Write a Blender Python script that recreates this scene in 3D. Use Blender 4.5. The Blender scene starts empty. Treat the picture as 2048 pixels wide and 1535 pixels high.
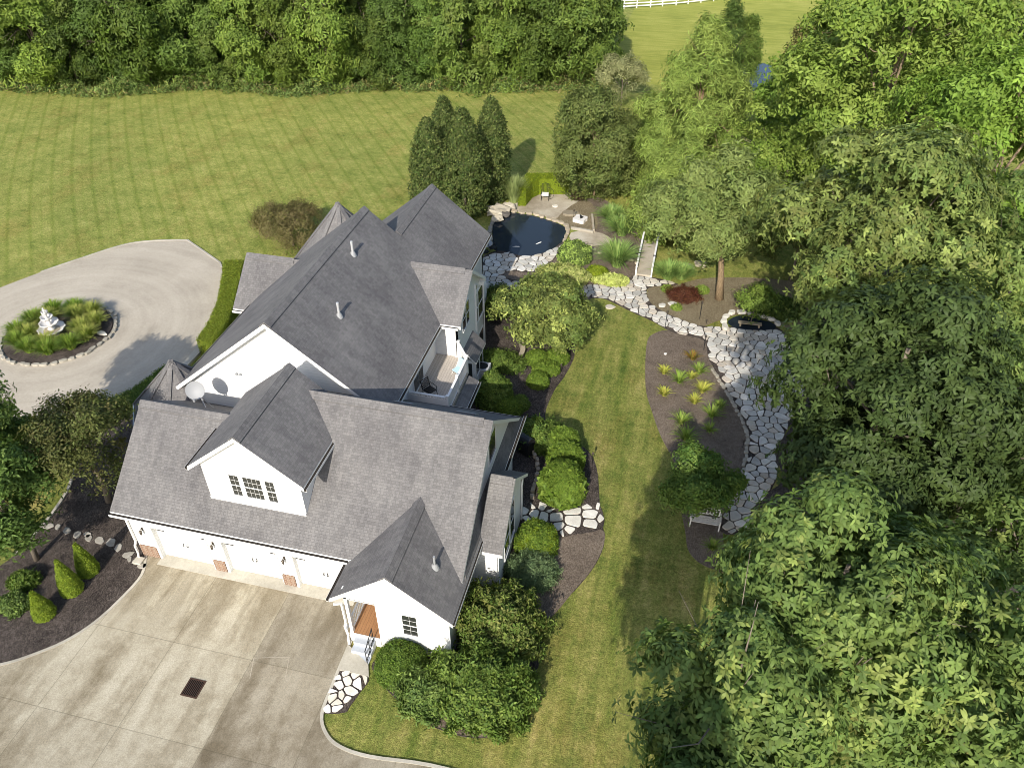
import bpy, math, random
import numpy as np
from mathutils import Vector, noise as mnoise
R = math.radians
random.seed(7)
rng = np.random.default_rng(7)
S = bpy.context.scene
COL = S.collection

# ------------------------------------------------------------------ camera
# world: X runs along the garage front, Y towards the back garden, metres
CAM = np.array([22.86, -19.46, 30.0]); PITCH = R(38.83); HEAD = R(13.6); FPX = 1575.0
cam = bpy.data.cameras.new('camera'); camo = bpy.data.objects.new('camera', cam); COL.objects.link(camo)
camo.location = CAM; camo.rotation_euler = (R(90) - PITCH, 0, HEAD)
cam.sensor_width = 36; cam.lens = 36 * FPX / 2048; cam.clip_start = .3; cam.clip_end = 4000
S.camera = camo
# ------------------------------------------------------------------ light
SUN_EL = R(32); SHX, SHY = .02, 1.0
w = bpy.data.worlds.new('World'); S.world = w; w.use_nodes = True
nt = w.node_tree; bg = nt.nodes['Background']
sky = nt.nodes.new('ShaderNodeTexSky'); sky.sky_type = 'NISHITA'; sky.sun_disc = False
sky.sun_elevation = SUN_EL; sky.sun_rotation = R(183); sky.air_density = 1; sky.dust_density = 1.5
nt.links.new(sky.outputs[0], bg.inputs[0]); bg.inputs[1].default_value = .15
sl = bpy.data.lights.new('sun', 'SUN'); sl.energy = 4.1; sl.angle = R(.5); sl.color = (1, .93, .82)
so = bpy.data.objects.new('sun', sl); COL.objects.link(so)
h = math.hypot(SHX, SHY)
so.rotation_euler = Vector((SHX / h * math.cos(SUN_EL), SHY / h * math.cos(SUN_EL), -math.sin(SUN_EL))).to_track_quat('-Z', 'Y').to_euler()
so.location = (0, -60, 60)
S.view_settings.view_transform = 'Standard'; S.view_settings.look = 'None'
S.view_settings.exposure = .55; S.view_settings.gamma = 1
S.cycles.max_bounces = 6; S.cycles.transparent_max_bounces = 4
S.cycles.use_denoising = True; S.cycles.filter_width = .9

# ------------------------------------------------------------------ survey helper: photo pixel -> ground plan at height z
def G(px, py, z=0.0):
    cx, cy = (px - 1024) / FPX, -(py - 767.5) / FPX
    sp, cp = math.sin(PITCH), math.cos(PITCH)
    r, f, up = cx, cp + cy * sp, cy * cp - sp
    t = (z - CAM[2]) / up
    ch, sh = math.cos(HEAD), math.sin(HEAD)
    return (CAM[0] + t * (r * ch - f * sh), CAM[1] + t * (r * sh + f * ch))
def GP(pts, z=0.0): return [G(x, y, z) for x, y in pts]
def smooth(pts, n=5, closed=True):
    out = []; m = len(pts); P = [np.array(p, float) for p in pts]
    for i in range(m if closed else m - 1):
        a, b = P[i], P[(i + 1) % m]
        p0 = P[(i - 1) % m] if closed or i > 0 else a
        p3 = P[(i + 2) % m] if closed or i + 2 < m else b
        for k in range(n):
            t = k / n
            out.append(tuple(.5 * (2 * a + (b - p0) * t + (2 * p0 - 5 * a + 4 * b - p3) * t * t + (3 * a - p0 - 3 * b + p3) * t ** 3)))
    if not closed: out.append(tuple(P[-1]))
    return out
def inside(p, poly):
    x, y = p; c = False; j = len(poly) - 1
    for i in range(len(poly)):
        xi, yi = poly[i][:2]; xj, yj = poly[j][:2]
        if (yi > y) != (yj > y) and x < (xj - xi) * (y - yi) / (yj - yi) + xi: c = not c
        j = i
    return c

# ------------------------------------------------------------------ materials
def setin(nt, s, v):
    if isinstance(v, bpy.types.NodeSocket): nt.links.new(v, s)
    else:
        if hasattr(s.default_value, '__len__') and len(s.default_value) == 4 and len(v) == 3: v = (*v, 1)
        s.default_value = v
def nd(nt, t, ins=None, **pr):
    n = nt.nodes.new(t)
    for k, v in pr.items(): setattr(n, k, v)
    for k, v in (ins or {}).items(): setin(nt, n.inputs[k], v)
    return n
def mat(name, col=(.5, .5, .5), rough=.8, spec=.3, metal=0.0):
    m = bpy.data.materials.new(name); m.use_nodes = True; b = m.node_tree.nodes['Principled BSDF']
    b.inputs['Base Color'].default_value = (*col, 1); b.inputs['Roughness'].default_value = rough
    b.inputs['Specular IOR Level'].default_value = spec; b.inputs['Metallic'].default_value = metal
    return m, m.node_tree, b
def noise(nt, vec, scale, detail=4, rough=.6, dist=0.0):
    return nd(nt, 'ShaderNodeTexNoise', {'Vector': vec, 'Scale': scale, 'Detail': detail, 'Roughness': rough, 'Distortion': dist}).outputs[0]
def mapping(nt, vec, scale=(1, 1, 1), rot=(0, 0, 0), loc=(0, 0, 0)):
    return nd(nt, 'ShaderNodeMapping', {'Vector': vec, 'Scale': scale, 'Rotation': rot, 'Location': loc}).outputs[0]
def ramp(nt, f, stops):
    n = nd(nt, 'ShaderNodeValToRGB', {0: f}); e = n.color_ramp.elements
    while len(e) < len(stops): e.new(.5)
    for q, (p, c) in zip(e, stops):
        q.position = p; q.color = (c, c, c, 1) if isinstance(c, (int, float)) else (*c, 1)
    return n.outputs[0]
def mix(nt, f, a, b, mode='MIX'):
    n = nd(nt, 'ShaderNodeMix', data_type='RGBA', blend_type=mode)
    setin(nt, n.inputs[0], f); setin(nt, n.inputs[6], a); setin(nt, n.inputs[7], b); return n.outputs[2]
def ma(nt, op, a, b=0.0, c=None):
    n = nd(nt, 'ShaderNodeMath', operation=op); setin(nt, n.inputs[0], a); setin(nt, n.inputs[1], b)
    if c is not None: setin(nt, n.inputs[2], c)
    return n.outputs[0]
def objco(nt): return nd(nt, 'ShaderNodeTexCoord').outputs['Object']
def uvco(nt): return nd(nt, 'ShaderNodeTexCoord').outputs['UV']
def bump(nt, b, hgt, dist=.02, strength=.6):
    n = nd(nt, 'ShaderNodeBump', {'Height': hgt, 'Distance': dist, 'Strength': strength}); nt.links.new(n.outputs[0], b.inputs['Normal'])
def gray(nt, f, lo, hi): return nd(nt, 'ShaderNodeMapRange', {0: f, 3: lo, 4: hi}).outputs[0]
def base(nt, b, c): nt.links.new(c, b.inputs['Base Color'])
M = {}
def attr_mat(name, rough, spec, trans=0.0, gain=(1.5, 1.52, 1.2)):
    m, nt, b = mat(name, rough=rough, spec=spec)
    a = nd(nt, 'ShaderNodeAttribute', attribute_name='tint'); oi = nd(nt, 'ShaderNodeObjectInfo')
    c = mix(nt, 1.0, a.outputs[0], oi.outputs['Color'], 'MULTIPLY'); c = mix(nt, 1.0, c, gain, 'MULTIPLY'); base(nt, b, c)
    if trans:
        t = nd(nt, 'ShaderNodeBsdfTranslucent'); c2 = mix(nt, 1.0, c, (1.35, 1.5, .6), 'MULTIPLY'); nt.links.new(c2, t.inputs[0])
        x = nd(nt, 'ShaderNodeMixShader', {0: trans}); nt.links.new(b.outputs[0], x.inputs[1]); nt.links.new(t.outputs[0], x.inputs[2])
        nt.links.new(x.outputs[0], nt.nodes['Material Output'].inputs[0])
    return m
M['leaf'] = attr_mat('leaf', .55, .16, .24)
M['blade'] = attr_mat('blade', .6, .2, .2)
def mk_shingle():
    m, nt, b = mat('asphalt_shingle', rough=.9, spec=.15); uv = uvco(nt)
    wob = mix(nt, .012, uv, nd(nt, 'ShaderNodeTexNoise', {'Vector': uv, 'Scale': 3.0}).outputs[1])
    br = nd(nt, 'ShaderNodeTexBrick', {'Vector': wob, 'Color1': (.122, .12, .121), 'Color2': (.174, .171, .171), 'Mortar': (.125, .122, .121), 'Scale': 1.0, 'Mortar Size': .007, 'Mortar Smooth': .4, 'Bias': .3, 'Brick Width': .17, 'Row Height': .13})
    br.offset = .5; br.offset_frequency = 2; br.squash = .8; br.squash_frequency = 3
    n1 = noise(nt, uv, .35, 3); n2 = noise(nt, mapping(nt, uv, (1.6, .22, 1)), 1.4, 4); n3 = noise(nt, uv, 45, 2)
    c = mix(nt, 1, br.outputs[0], ramp(nt, n1, [(.3, (.8, .79, .8)), (.7, (1.18, 1.17, 1.15))]), 'MULTIPLY')
    c = mix(nt, 1, c, ramp(nt, n2, [(.3, (.86, .86, .87)), (.7, (1.12, 1.11, 1.1))]), 'MULTIPLY')
    c = mix(nt, 1, c, ramp(nt, n3, [(.25, .7), (.75, 1.3)]), 'MULTIPLY'); base(nt, b, c)
    bump(nt, b, ma(nt, 'ADD', ma(nt, 'MULTIPLY', br.outputs[1], -.6), ma(nt, 'MULTIPLY', n3, .5)), .015, .7); return m
M['shingle'] = mk_shingle()
def mk_siding():
    m, nt, b = mat('white_lap_siding', (.82, .82, .8), .55, .3); uv = uvco(nt)
    sx = nd(nt, 'ShaderNodeSeparateXYZ', {0: uv}); f = ma(nt, 'FRACT', ma(nt, 'MULTIPLY', sx.outputs[1], 1 / .17))
    n = noise(nt, mapping(nt, uv, (.5, 2, 1)), 2, 4)
    edge = ramp(nt, f, [(0, .84), (.09, 1.0)])
    base(nt, b, mix(nt, 1, mix(nt, 1, (.76, .76, .74), edge, 'MULTIPLY'), ramp(nt, n, [(.3, .95), (.7, 1.0)]), 'MULTIPLY'))
    bump(nt, b, ma(nt, 'SUBTRACT', 1, f), .018, 1); return m
M['siding'] = mk_siding()
M['trim'] = mat('white_trim_paint', (.76, .76, .74), .5, .4)[0]
M['gutter_in'] = mat('gutter_inside_grime', (.03, .026, .022), .9, .1)[0]
M['black'] = mat('black_metal', (.012, .012, .013), .45, .5)[0]
M['gray_metal'] = mat('gray_metal', (.3, .31, .32), .6, .3, .1)[0]
M['galv'] = mat('pale_metal', (.55, .56, .57), .4, .5, .3)[0]
M['bronze'] = mat('aged_bronze', (.09, .075, .06), .5, .5, .5)[0]
M['stepgray'] = mat('gray_step_paint', (.4, .43, .47), .7, .3)[0]
M['stepwhite'] = mat('pale_step_riser', (.7, .72, .74), .7, .3)[0]
M['blue'] = mat('pale_blue_plastic', (.42, .6, .72), .4, .5)[0]
M['cushion'] = mat('white_cushion', (.75, .74, .7), .9, .1)[0]
M['rust'] = mat('rusty_iron', (.06, .036, .026), .9, .2)[0]
M['pit_shade'] = mat('black_pit_shade', (.006, .006, .006), .9, .1)[0]
def mk_glass():
    m, nt, b = mat('window_glass', (.03, .032, .03), .08, .7); return m
M['glass'] = mk_glass()
def mk_brick():
    m, nt, b = mat('red_brick', rough=.9, spec=.2); uv = uvco(nt)
    br = nd(nt, 'ShaderNodeTexBrick', {'Vector': uv, 'Color1': (.17, .085, .052), 'Color2': (.27, .16, .105), 'Mortar': (.36, .31, .25), 'Scale': 1.0, 'Mortar Size': .012, 'Bias': 0.0, 'Brick Width': .2, 'Row Height': .075})
    base(nt, b, mix(nt, 1, br.outputs[0], ramp(nt, noise(nt, uv, 25, 3), [(.3, .75), (.7, 1.2)]), 'MULTIPLY')); bump(nt, b, br.outputs[1], -.01, .6); return m
M['brick'] = mk_brick()
def mk_boards(name, c1, c2, wd, axis):
    m, nt, b = mat(name, rough=.6, spec=.3); oc = objco(nt); sx = nd(nt, 'ShaderNodeSeparateXYZ', {0: oc})
    q = ma(nt, 'MULTIPLY', sx.outputs[axis], 1 / wd); fr = ma(nt, 'FRACT', q); fl = ma(nt, 'FLOOR', q)
    wn = nd(nt, 'ShaderNodeTexWhiteNoise', {1: fl}, noise_dimensions='1D').outputs[0]
    g = noise(nt, mapping(nt, oc, (14, 1.2, 1) if axis == 0 else (1.2, 14, 1)), 3, 4)
    c = mix(nt, wn, c1, c2); c = mix(nt, 1, c, ramp(nt, g, [(.3, .8), (.7, 1.15)]), 'MULTIPLY')
    gap = ramp(nt, fr, [(0, .25), (.06, 1.0)]); gap2 = ramp(nt, fr, [(.95, 1.0), (1, .25)])
    base(nt, b, mix(nt, 1, mix(nt, 1, c, gap, 'MULTIPLY'), gap2, 'MULTIPLY')); return m
M['porch_boards'] = mk_boards('stained_porch_boards', (.3, .15, .065), (.36, .19, .09), .14, 0)
M['deck_boards'] = mk_boards('weathered_deck_boards', (.4, .36, .31), (.48, .43, .38), .15, 0)
M['wood'] = mk_boards('gray_bench_wood', (.3, .25, .18), (.36, .3, .22), .12, 1)
def mk_lawn():
    m, nt, b = mat('mown_lawn', rough=.95, spec=.1); P = objco(nt); sx = nd(nt, 'ShaderNodeSeparateXYZ', {0: P}); X, Y = sx.outputs[0], sx.outputs[1]
    n0 = noise(nt, P, .07, 4, .6); n1 = noise(nt, P, .5, 5, .65); n2 = noise(nt, P, 3.0, 5, .7); n3 = noise(nt, P, 7, 5, .85); n4 = noise(nt, P, 22, 3, .8)
    far = nd(nt, 'ShaderNodeMapRange', {0: ma(nt, 'SUBTRACT', Y, ma(nt, 'MULTIPLY', X, .35)), 1: 14.0, 2: 32.0}).outputs[0]
    nx = noise(nt, mapping(nt, P, (.55, 1, 1), (0, 0, R(8))), 1.7, 6, .75); f = ma(nt, 'ADD', ma(nt, 'ADD', ma(nt, 'MULTIPLY', n1, .35), ma(nt, 'MULTIPLY', n2, .3)), ma(nt, 'MULTIPLY', nx, .35))
    nz = noise(nt, mapping(nt, P, (1.1, .13, 1), (0, 0, R(-7))), 1.3, 5, .7); front = ramp(nt, ma(nt, 'ADD', ma(nt, 'MULTIPLY', f, .62), ma(nt, 'MULTIPLY', nz, .38)), [(.39, (.085, .13, .028)), (.46, (.175, .205, .05)), (.53, (.275, .275, .08)), (.62, (.43, .37, .145))])
    back = ramp(nt, f, [(.37, (.125, .17, .038)), (.45, (.22, .255, .062)), (.54, (.315, .32, .092)), (.65, (.43, .395, .15))])
    c = mix(nt, far, front, back)
    c = mix(nt, 1, c, ramp(nt, n0, [(.3, (.82, .88, .8)), (.7, (1.14, 1.1, 1.05))]), 'MULTIPLY')
    dry = ramp(nt, noise(nt, mapping(nt, P, (1, .6, 1)), .28, 6, .75), [(.5, 0.0), (.62, .55)]); c = mix(nt, dry, c, mix(nt, 1, c, (.92, .76, .8), 'MULTIPLY'))
    # mowing lines, back lawn
    q = ma(nt, 'ADD', ma(nt, 'MULTIPLY', X, .8), ma(nt, 'MULTIPLY', Y, .6)); q = ma(nt, 'ADD', q, ma(nt, 'MULTIPLY', noise(nt, P, .02, 0), 4))
    ln = ma(nt, 'ABSOLUTE', ma(nt, 'SUBTRACT', ma(nt, 'FRACT', ma(nt, 'MULTIPLY', q, 1 / 1.57)), .5))
    ln2 = ma(nt, 'ABSOLUTE', ma(nt, 'SUBTRACT', ma(nt, 'FRACT', ma(nt, 'ADD', ma(nt, 'MULTIPLY', q, 1 / 1.57), .5)), .5))
    lm = ma(nt, 'MULTIPLY', ramp(nt, ln, [(.02, 1.0), (.14, 0.0)]), ramp(nt, nx, [(.36, .3), (.55, 1.0)]))
    bm = ma(nt, 'MULTIPLY', ramp(nt, ln2, [(.0, 1.0), (.1, 0.0)]), ramp(nt, n1, [(.4, .1), (.6, 1.0)]))
    c = mix(nt, ma(nt, 'MULTIPLY', ma(nt, 'MULTIPLY', lm, far), .62), c, mix(nt, 1, c, (.55, .7, .42), 'MULTIPLY'))
    c = mix(nt, ma(nt, 'MULTIPLY', ma(nt, 'MULTIPLY', bm, far), .5), c, mix(nt, 1, c, (.66, .82, .6), 'MULTIPLY'))
    # mower passes, side lawn
    q2 = ma(nt, 'ADD', ma(nt, 'ADD', X, ma(nt, 'MULTIPLY', Y, .11)), ma(nt, 'MULTIPLY', noise(nt, P, .12, 2), 2.5))
    l2 = ma(nt, 'ABSOLUTE', ma(nt, 'SUBTRACT', ma(nt, 'FRACT', ma(nt, 'MULTIPLY', q2, 1 / 1.9)), .5))
    nf = ma(nt, 'SUBTRACT', 1, far)
    c = mix(nt, ma(nt, 'MULTIPLY', ma(nt, 'MULTIPLY', ramp(nt, l2, [(.0, 1.0), (.28, 0.0)]), nf), ramp(nt, n1, [(.35, .15), (.6, .6)])), c, mix(nt, 1, c, (.62, .78, .5), 'MULTIPLY'))
    c = mix(nt, 1, c, ramp(nt, n3, [(.34, .55), (.66, 1.5)]), 'MULTIPLY')
    c = mix(nt, 1, c, ramp(nt, n4, [(.34, .55), (.66, 1.5)]), 'MULTIPLY'); base(nt, b, c)
    bump(nt, b, ma(nt, 'ADD', n3, n4), .09, .9); return m
M['lawn'] = mk_lawn()
def mk_meadow():
    m, nt, b = mat('meadow_grass', rough=.95, spec=.1); P = objco(nt)
    n1 = noise(nt, P, .16, 5, .65); n2 = noise(nt, mapping(nt, P, (.35, 2.6, 1), (0, 0, R(-20))), .6, 3); n3 = noise(nt, P, 6, 4, .7)
    c = ramp(nt, ma(nt, 'ADD', ma(nt, 'MULTIPLY', n1, .5), ma(nt, 'MULTIPLY', n2, .5)), [(.32, (.19, .23, .042)), (.5, (.3, .32, .065)), (.68, (.4, .39, .1))])
    base(nt, b, mix(nt, 1, c, ramp(nt, n3, [(.25, .75), (.75, 1.25)]), 'MULTIPLY')); bump(nt, b, n3, .15, .8); return m
M['meadow'] = mk_meadow()
def mk_mulch(name, stops, chip=34.0):
    m, nt, b = mat(name, rough=.95, spec=.1); P = objco(nt)
    vo = nd(nt, 'ShaderNodeTexVoronoi', {'Vector': mapping(nt, P, (1, .45, 1), (0, 0, .6)), 'Scale': chip}); n1 = noise(nt, P, .8, 5, .65); n2 = noise(nt, P, 26, 4, .75); n5 = noise(nt, P, 5, 4, .7)
    sp = nd(nt, 'ShaderNodeSeparateColor', {0: vo.outputs[1]}).outputs[0]
    f = ma(nt, 'ADD', ma(nt, 'ADD', ma(nt, 'MULTIPLY', n1, .35), ma(nt, 'MULTIPLY', n2, .3)), ma(nt, 'ADD', ma(nt, 'MULTIPLY', sp, .18), ma(nt, 'MULTIPLY', n5, .17)))
    base(nt, b, ramp(nt, f, stops)); bump(nt, b, ma(nt, 'ADD', n2, ma(nt, 'ADD', sp, n5)), .07, 1); return m
M['mulch'] = mk_mulch('dark_bark_mulch', [(.34, (.026, .021, .019)), (.5, (.085, .07, .062)), (.64, (.2, .168, .145))])
M['mulch_faded'] = mk_mulch('faded_mulch', [(.34, (.105, .08, .062)), (.5, (.21, .168, .132)), (.66, (.34, .28, .22))])
M['soil'] = mk_mulch('dry_soil', [(.3, (.15, .12, .075)), (.5, (.25, .205, .13)), (.7, (.34, .3, .2))], 20.0)
def mk_concrete():
    m, nt, b = mat('stained_concrete', rough=.85, spec=.25); P = objco(nt); sx = nd(nt, 'ShaderNodeSeparateXYZ', {0: P}); X, Y = sx.outputs[0], sx.outputs[1]
    n1 = noise(nt, mapping(nt, P, (1, .28, 1), (0, 0, R(8))), .55, 5, .62, .6); n2 = noise(nt, P, 1.6, 6, .7); n3 = noise(nt, P, 18, 5, .75); n4 = noise(nt, mapping(nt, P, (1, .1, 1)), .95, 3, .5)
    f = ma(nt, 'ADD', ma(nt, 'ADD', ma(nt, 'MULTIPLY', n1, .5), ma(nt, 'MULTIPLY', n2, .25)), ma(nt, 'MULTIPLY', n4, .25))
    c = ramp(nt, f, [(.39, (.19, .16, .108)), (.47, (.285, .25, .183)), (.54, (.385, .35, .27)), (.65, (.47, .435, .35))])
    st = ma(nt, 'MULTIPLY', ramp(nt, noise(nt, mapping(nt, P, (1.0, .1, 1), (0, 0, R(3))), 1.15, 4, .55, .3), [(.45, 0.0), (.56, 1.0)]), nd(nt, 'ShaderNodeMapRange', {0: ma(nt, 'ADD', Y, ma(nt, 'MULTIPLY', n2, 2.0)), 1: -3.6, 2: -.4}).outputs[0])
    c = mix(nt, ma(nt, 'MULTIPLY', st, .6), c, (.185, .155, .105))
    gx = ma(nt, 'MULTIPLY', ma(nt, 'SUBTRACT', X, .4), 1 / 3.7); gy = ma(nt, 'MULTIPLY', ma(nt, 'ADD', Y, 3.95), 1 / 3.9)
    cell = nd(nt, 'ShaderNodeCombineXYZ', {0: ma(nt, 'FLOOR', gx), 1: ma(nt, 'FLOOR', gy)}).outputs[0]
    wn = nd(nt, 'ShaderNodeTexWhiteNoise', {0: cell}, noise_dimensions='2D').outputs[0]
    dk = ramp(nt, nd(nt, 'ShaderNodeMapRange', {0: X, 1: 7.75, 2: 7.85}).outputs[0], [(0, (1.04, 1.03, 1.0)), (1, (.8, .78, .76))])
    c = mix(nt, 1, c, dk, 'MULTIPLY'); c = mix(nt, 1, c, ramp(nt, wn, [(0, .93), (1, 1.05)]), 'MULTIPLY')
    c = mix(nt, 1, c, ramp(nt, n3, [(.3, .7), (.7, 1.25)]), 'MULTIPLY')
    jx = ma(nt, 'ABSOLUTE', ma(nt, 'SUBTRACT', ma(nt, 'FRACT', ma(nt, 'ADD', gx, .5)), .5)); jy = ma(nt, 'ABSOLUTE', ma(nt, 'SUBTRACT', ma(nt, 'FRACT', ma(nt, 'ADD', gy, .5)), .5))
    j = ma(nt, 'MINIMUM', jx, jy); c = mix(nt, ramp(nt, j, [(.002, .55), (.005, 0.0)]), c, (.09, .08, .05)); base(nt, b, c)
    bump(nt, b, n3, .006, .6); return m
M['concrete'] = mk_concrete()
def mk_tan(name, a, bb, c3, island=None):
    m, nt, b = mat(name, rough=.9, spec=.2); P = objco(nt); n1 = noise(nt, P, .35, 5, .6); n2 = noise(nt, P, 9, 6, .75); n3 = noise(nt, P, 60, 2)
    f = n1
    if island:
        d = nd(nt, 'ShaderNodeVectorMath', {0: P, 1: (*island, 0)}, operation='DISTANCE').outputs[1]
        ring = noise(nt, nd(nt, 'ShaderNodeCombineXYZ', {0: d, 1: ma(nt, 'MULTIPLY', n1, .8)}).outputs[0], 1.1, 4, .6); f = ma(nt, 'ADD', ma(nt, 'MULTIPLY', n1, .45), ma(nt, 'MULTIPLY', ring, .55))
    c = ramp(nt, f, [(.33, a), (.5, bb), (.67, c3)]); c = mix(nt, 1, c, ramp(nt, n2, [(.25, .84), (.75, 1.14)]), 'MULTIPLY'); base(nt, b, mix(nt, 1, c, ramp(nt, n3, [(.3, .88), (.7, 1.1)]), 'MULTIPLY'))
    bump(nt, b, ma(nt, 'ADD', n2, n3), .008, .6); return m
ISL = (-16.15, 14.85)
M['drive'] = mk_tan('pale_aggregate_paving', (.33, .292, .232), (.415, .37, .298), (.48, .432, .352), ISL)
M['kerb'] = mk_tan('pale_kerb_concrete', (.34, .315, .26), (.42, .395, .33), (.5, .47, .4))
M['slab'] = mk_tan('sandstone_slab', (.25, .21, .15), (.4, .35, .27), (.5, .46, .37))
M['river'] = mk_tan('river_rock', (.2, .18, .14), (.36, .33, .27), (.5, .47, .41))
def mk_stone():
    m, nt, b = mat('limestone_flag', rough=.85, spec=.25); P = objco(nt); a = nd(nt, 'ShaderNodeAttribute', attribute_name='tint').outputs[0]
    n = noise(nt, P, 2.2, 5, .7); n2 = noise(nt, P, 24, 5, .75)
    c = mix(nt, 1, a, ramp(nt, n, [(.3, (.8, .79, .76)), (.7, (1.1, 1.1, 1.1))]), 'MULTIPLY'); base(nt, b, mix(nt, 1, c, ramp(nt, n2, [(.25, .82), (.75, 1.15)]), 'MULTIPLY')); bump(nt, b, ma(nt, 'ADD', n, n2), .02, .6); return m
M['stone'] = mk_stone()
def mk_water(name, col):
    m, nt, b = mat(name, col, .04, .5); b.inputs['IOR'].default_value = 1.33; P = objco(nt); bump(nt, b, noise(nt, P, 3.5, 3), .01, .12); return m
M['water'] = mk_water('pond_water', (.018, .026, .036))
def mk_bark():
    m, nt, b = mat('bark', rough=.95, spec=.1); P = objco(nt); n = noise(nt, mapping(nt, P, (6, 6, 1)), 3, 5, .7); oi = nd(nt, 'ShaderNodeObjectInfo')
    c = ramp(nt, n, [(.3, (.09, .072, .055)), (.7, (.26, .22, .175))]); base(nt, b, mix(nt, 1, c, oi.outputs['Color'], 'MULTIPLY')); bump(nt, b, n, .03, 1); return m
M['bark'] = mk_bark()
def mk_porcelain():
    m, nt, b = mat('white_cast_stone', rough=.7, spec=.3); P = objco(nt); base(nt, b, ramp(nt, noise(nt, P, 4, 5, .7), [(.25, (.42, .39, .34)), (.5, (.66, .64, .61))])); return m
M['caststone'] = mk_porcelain()

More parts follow.
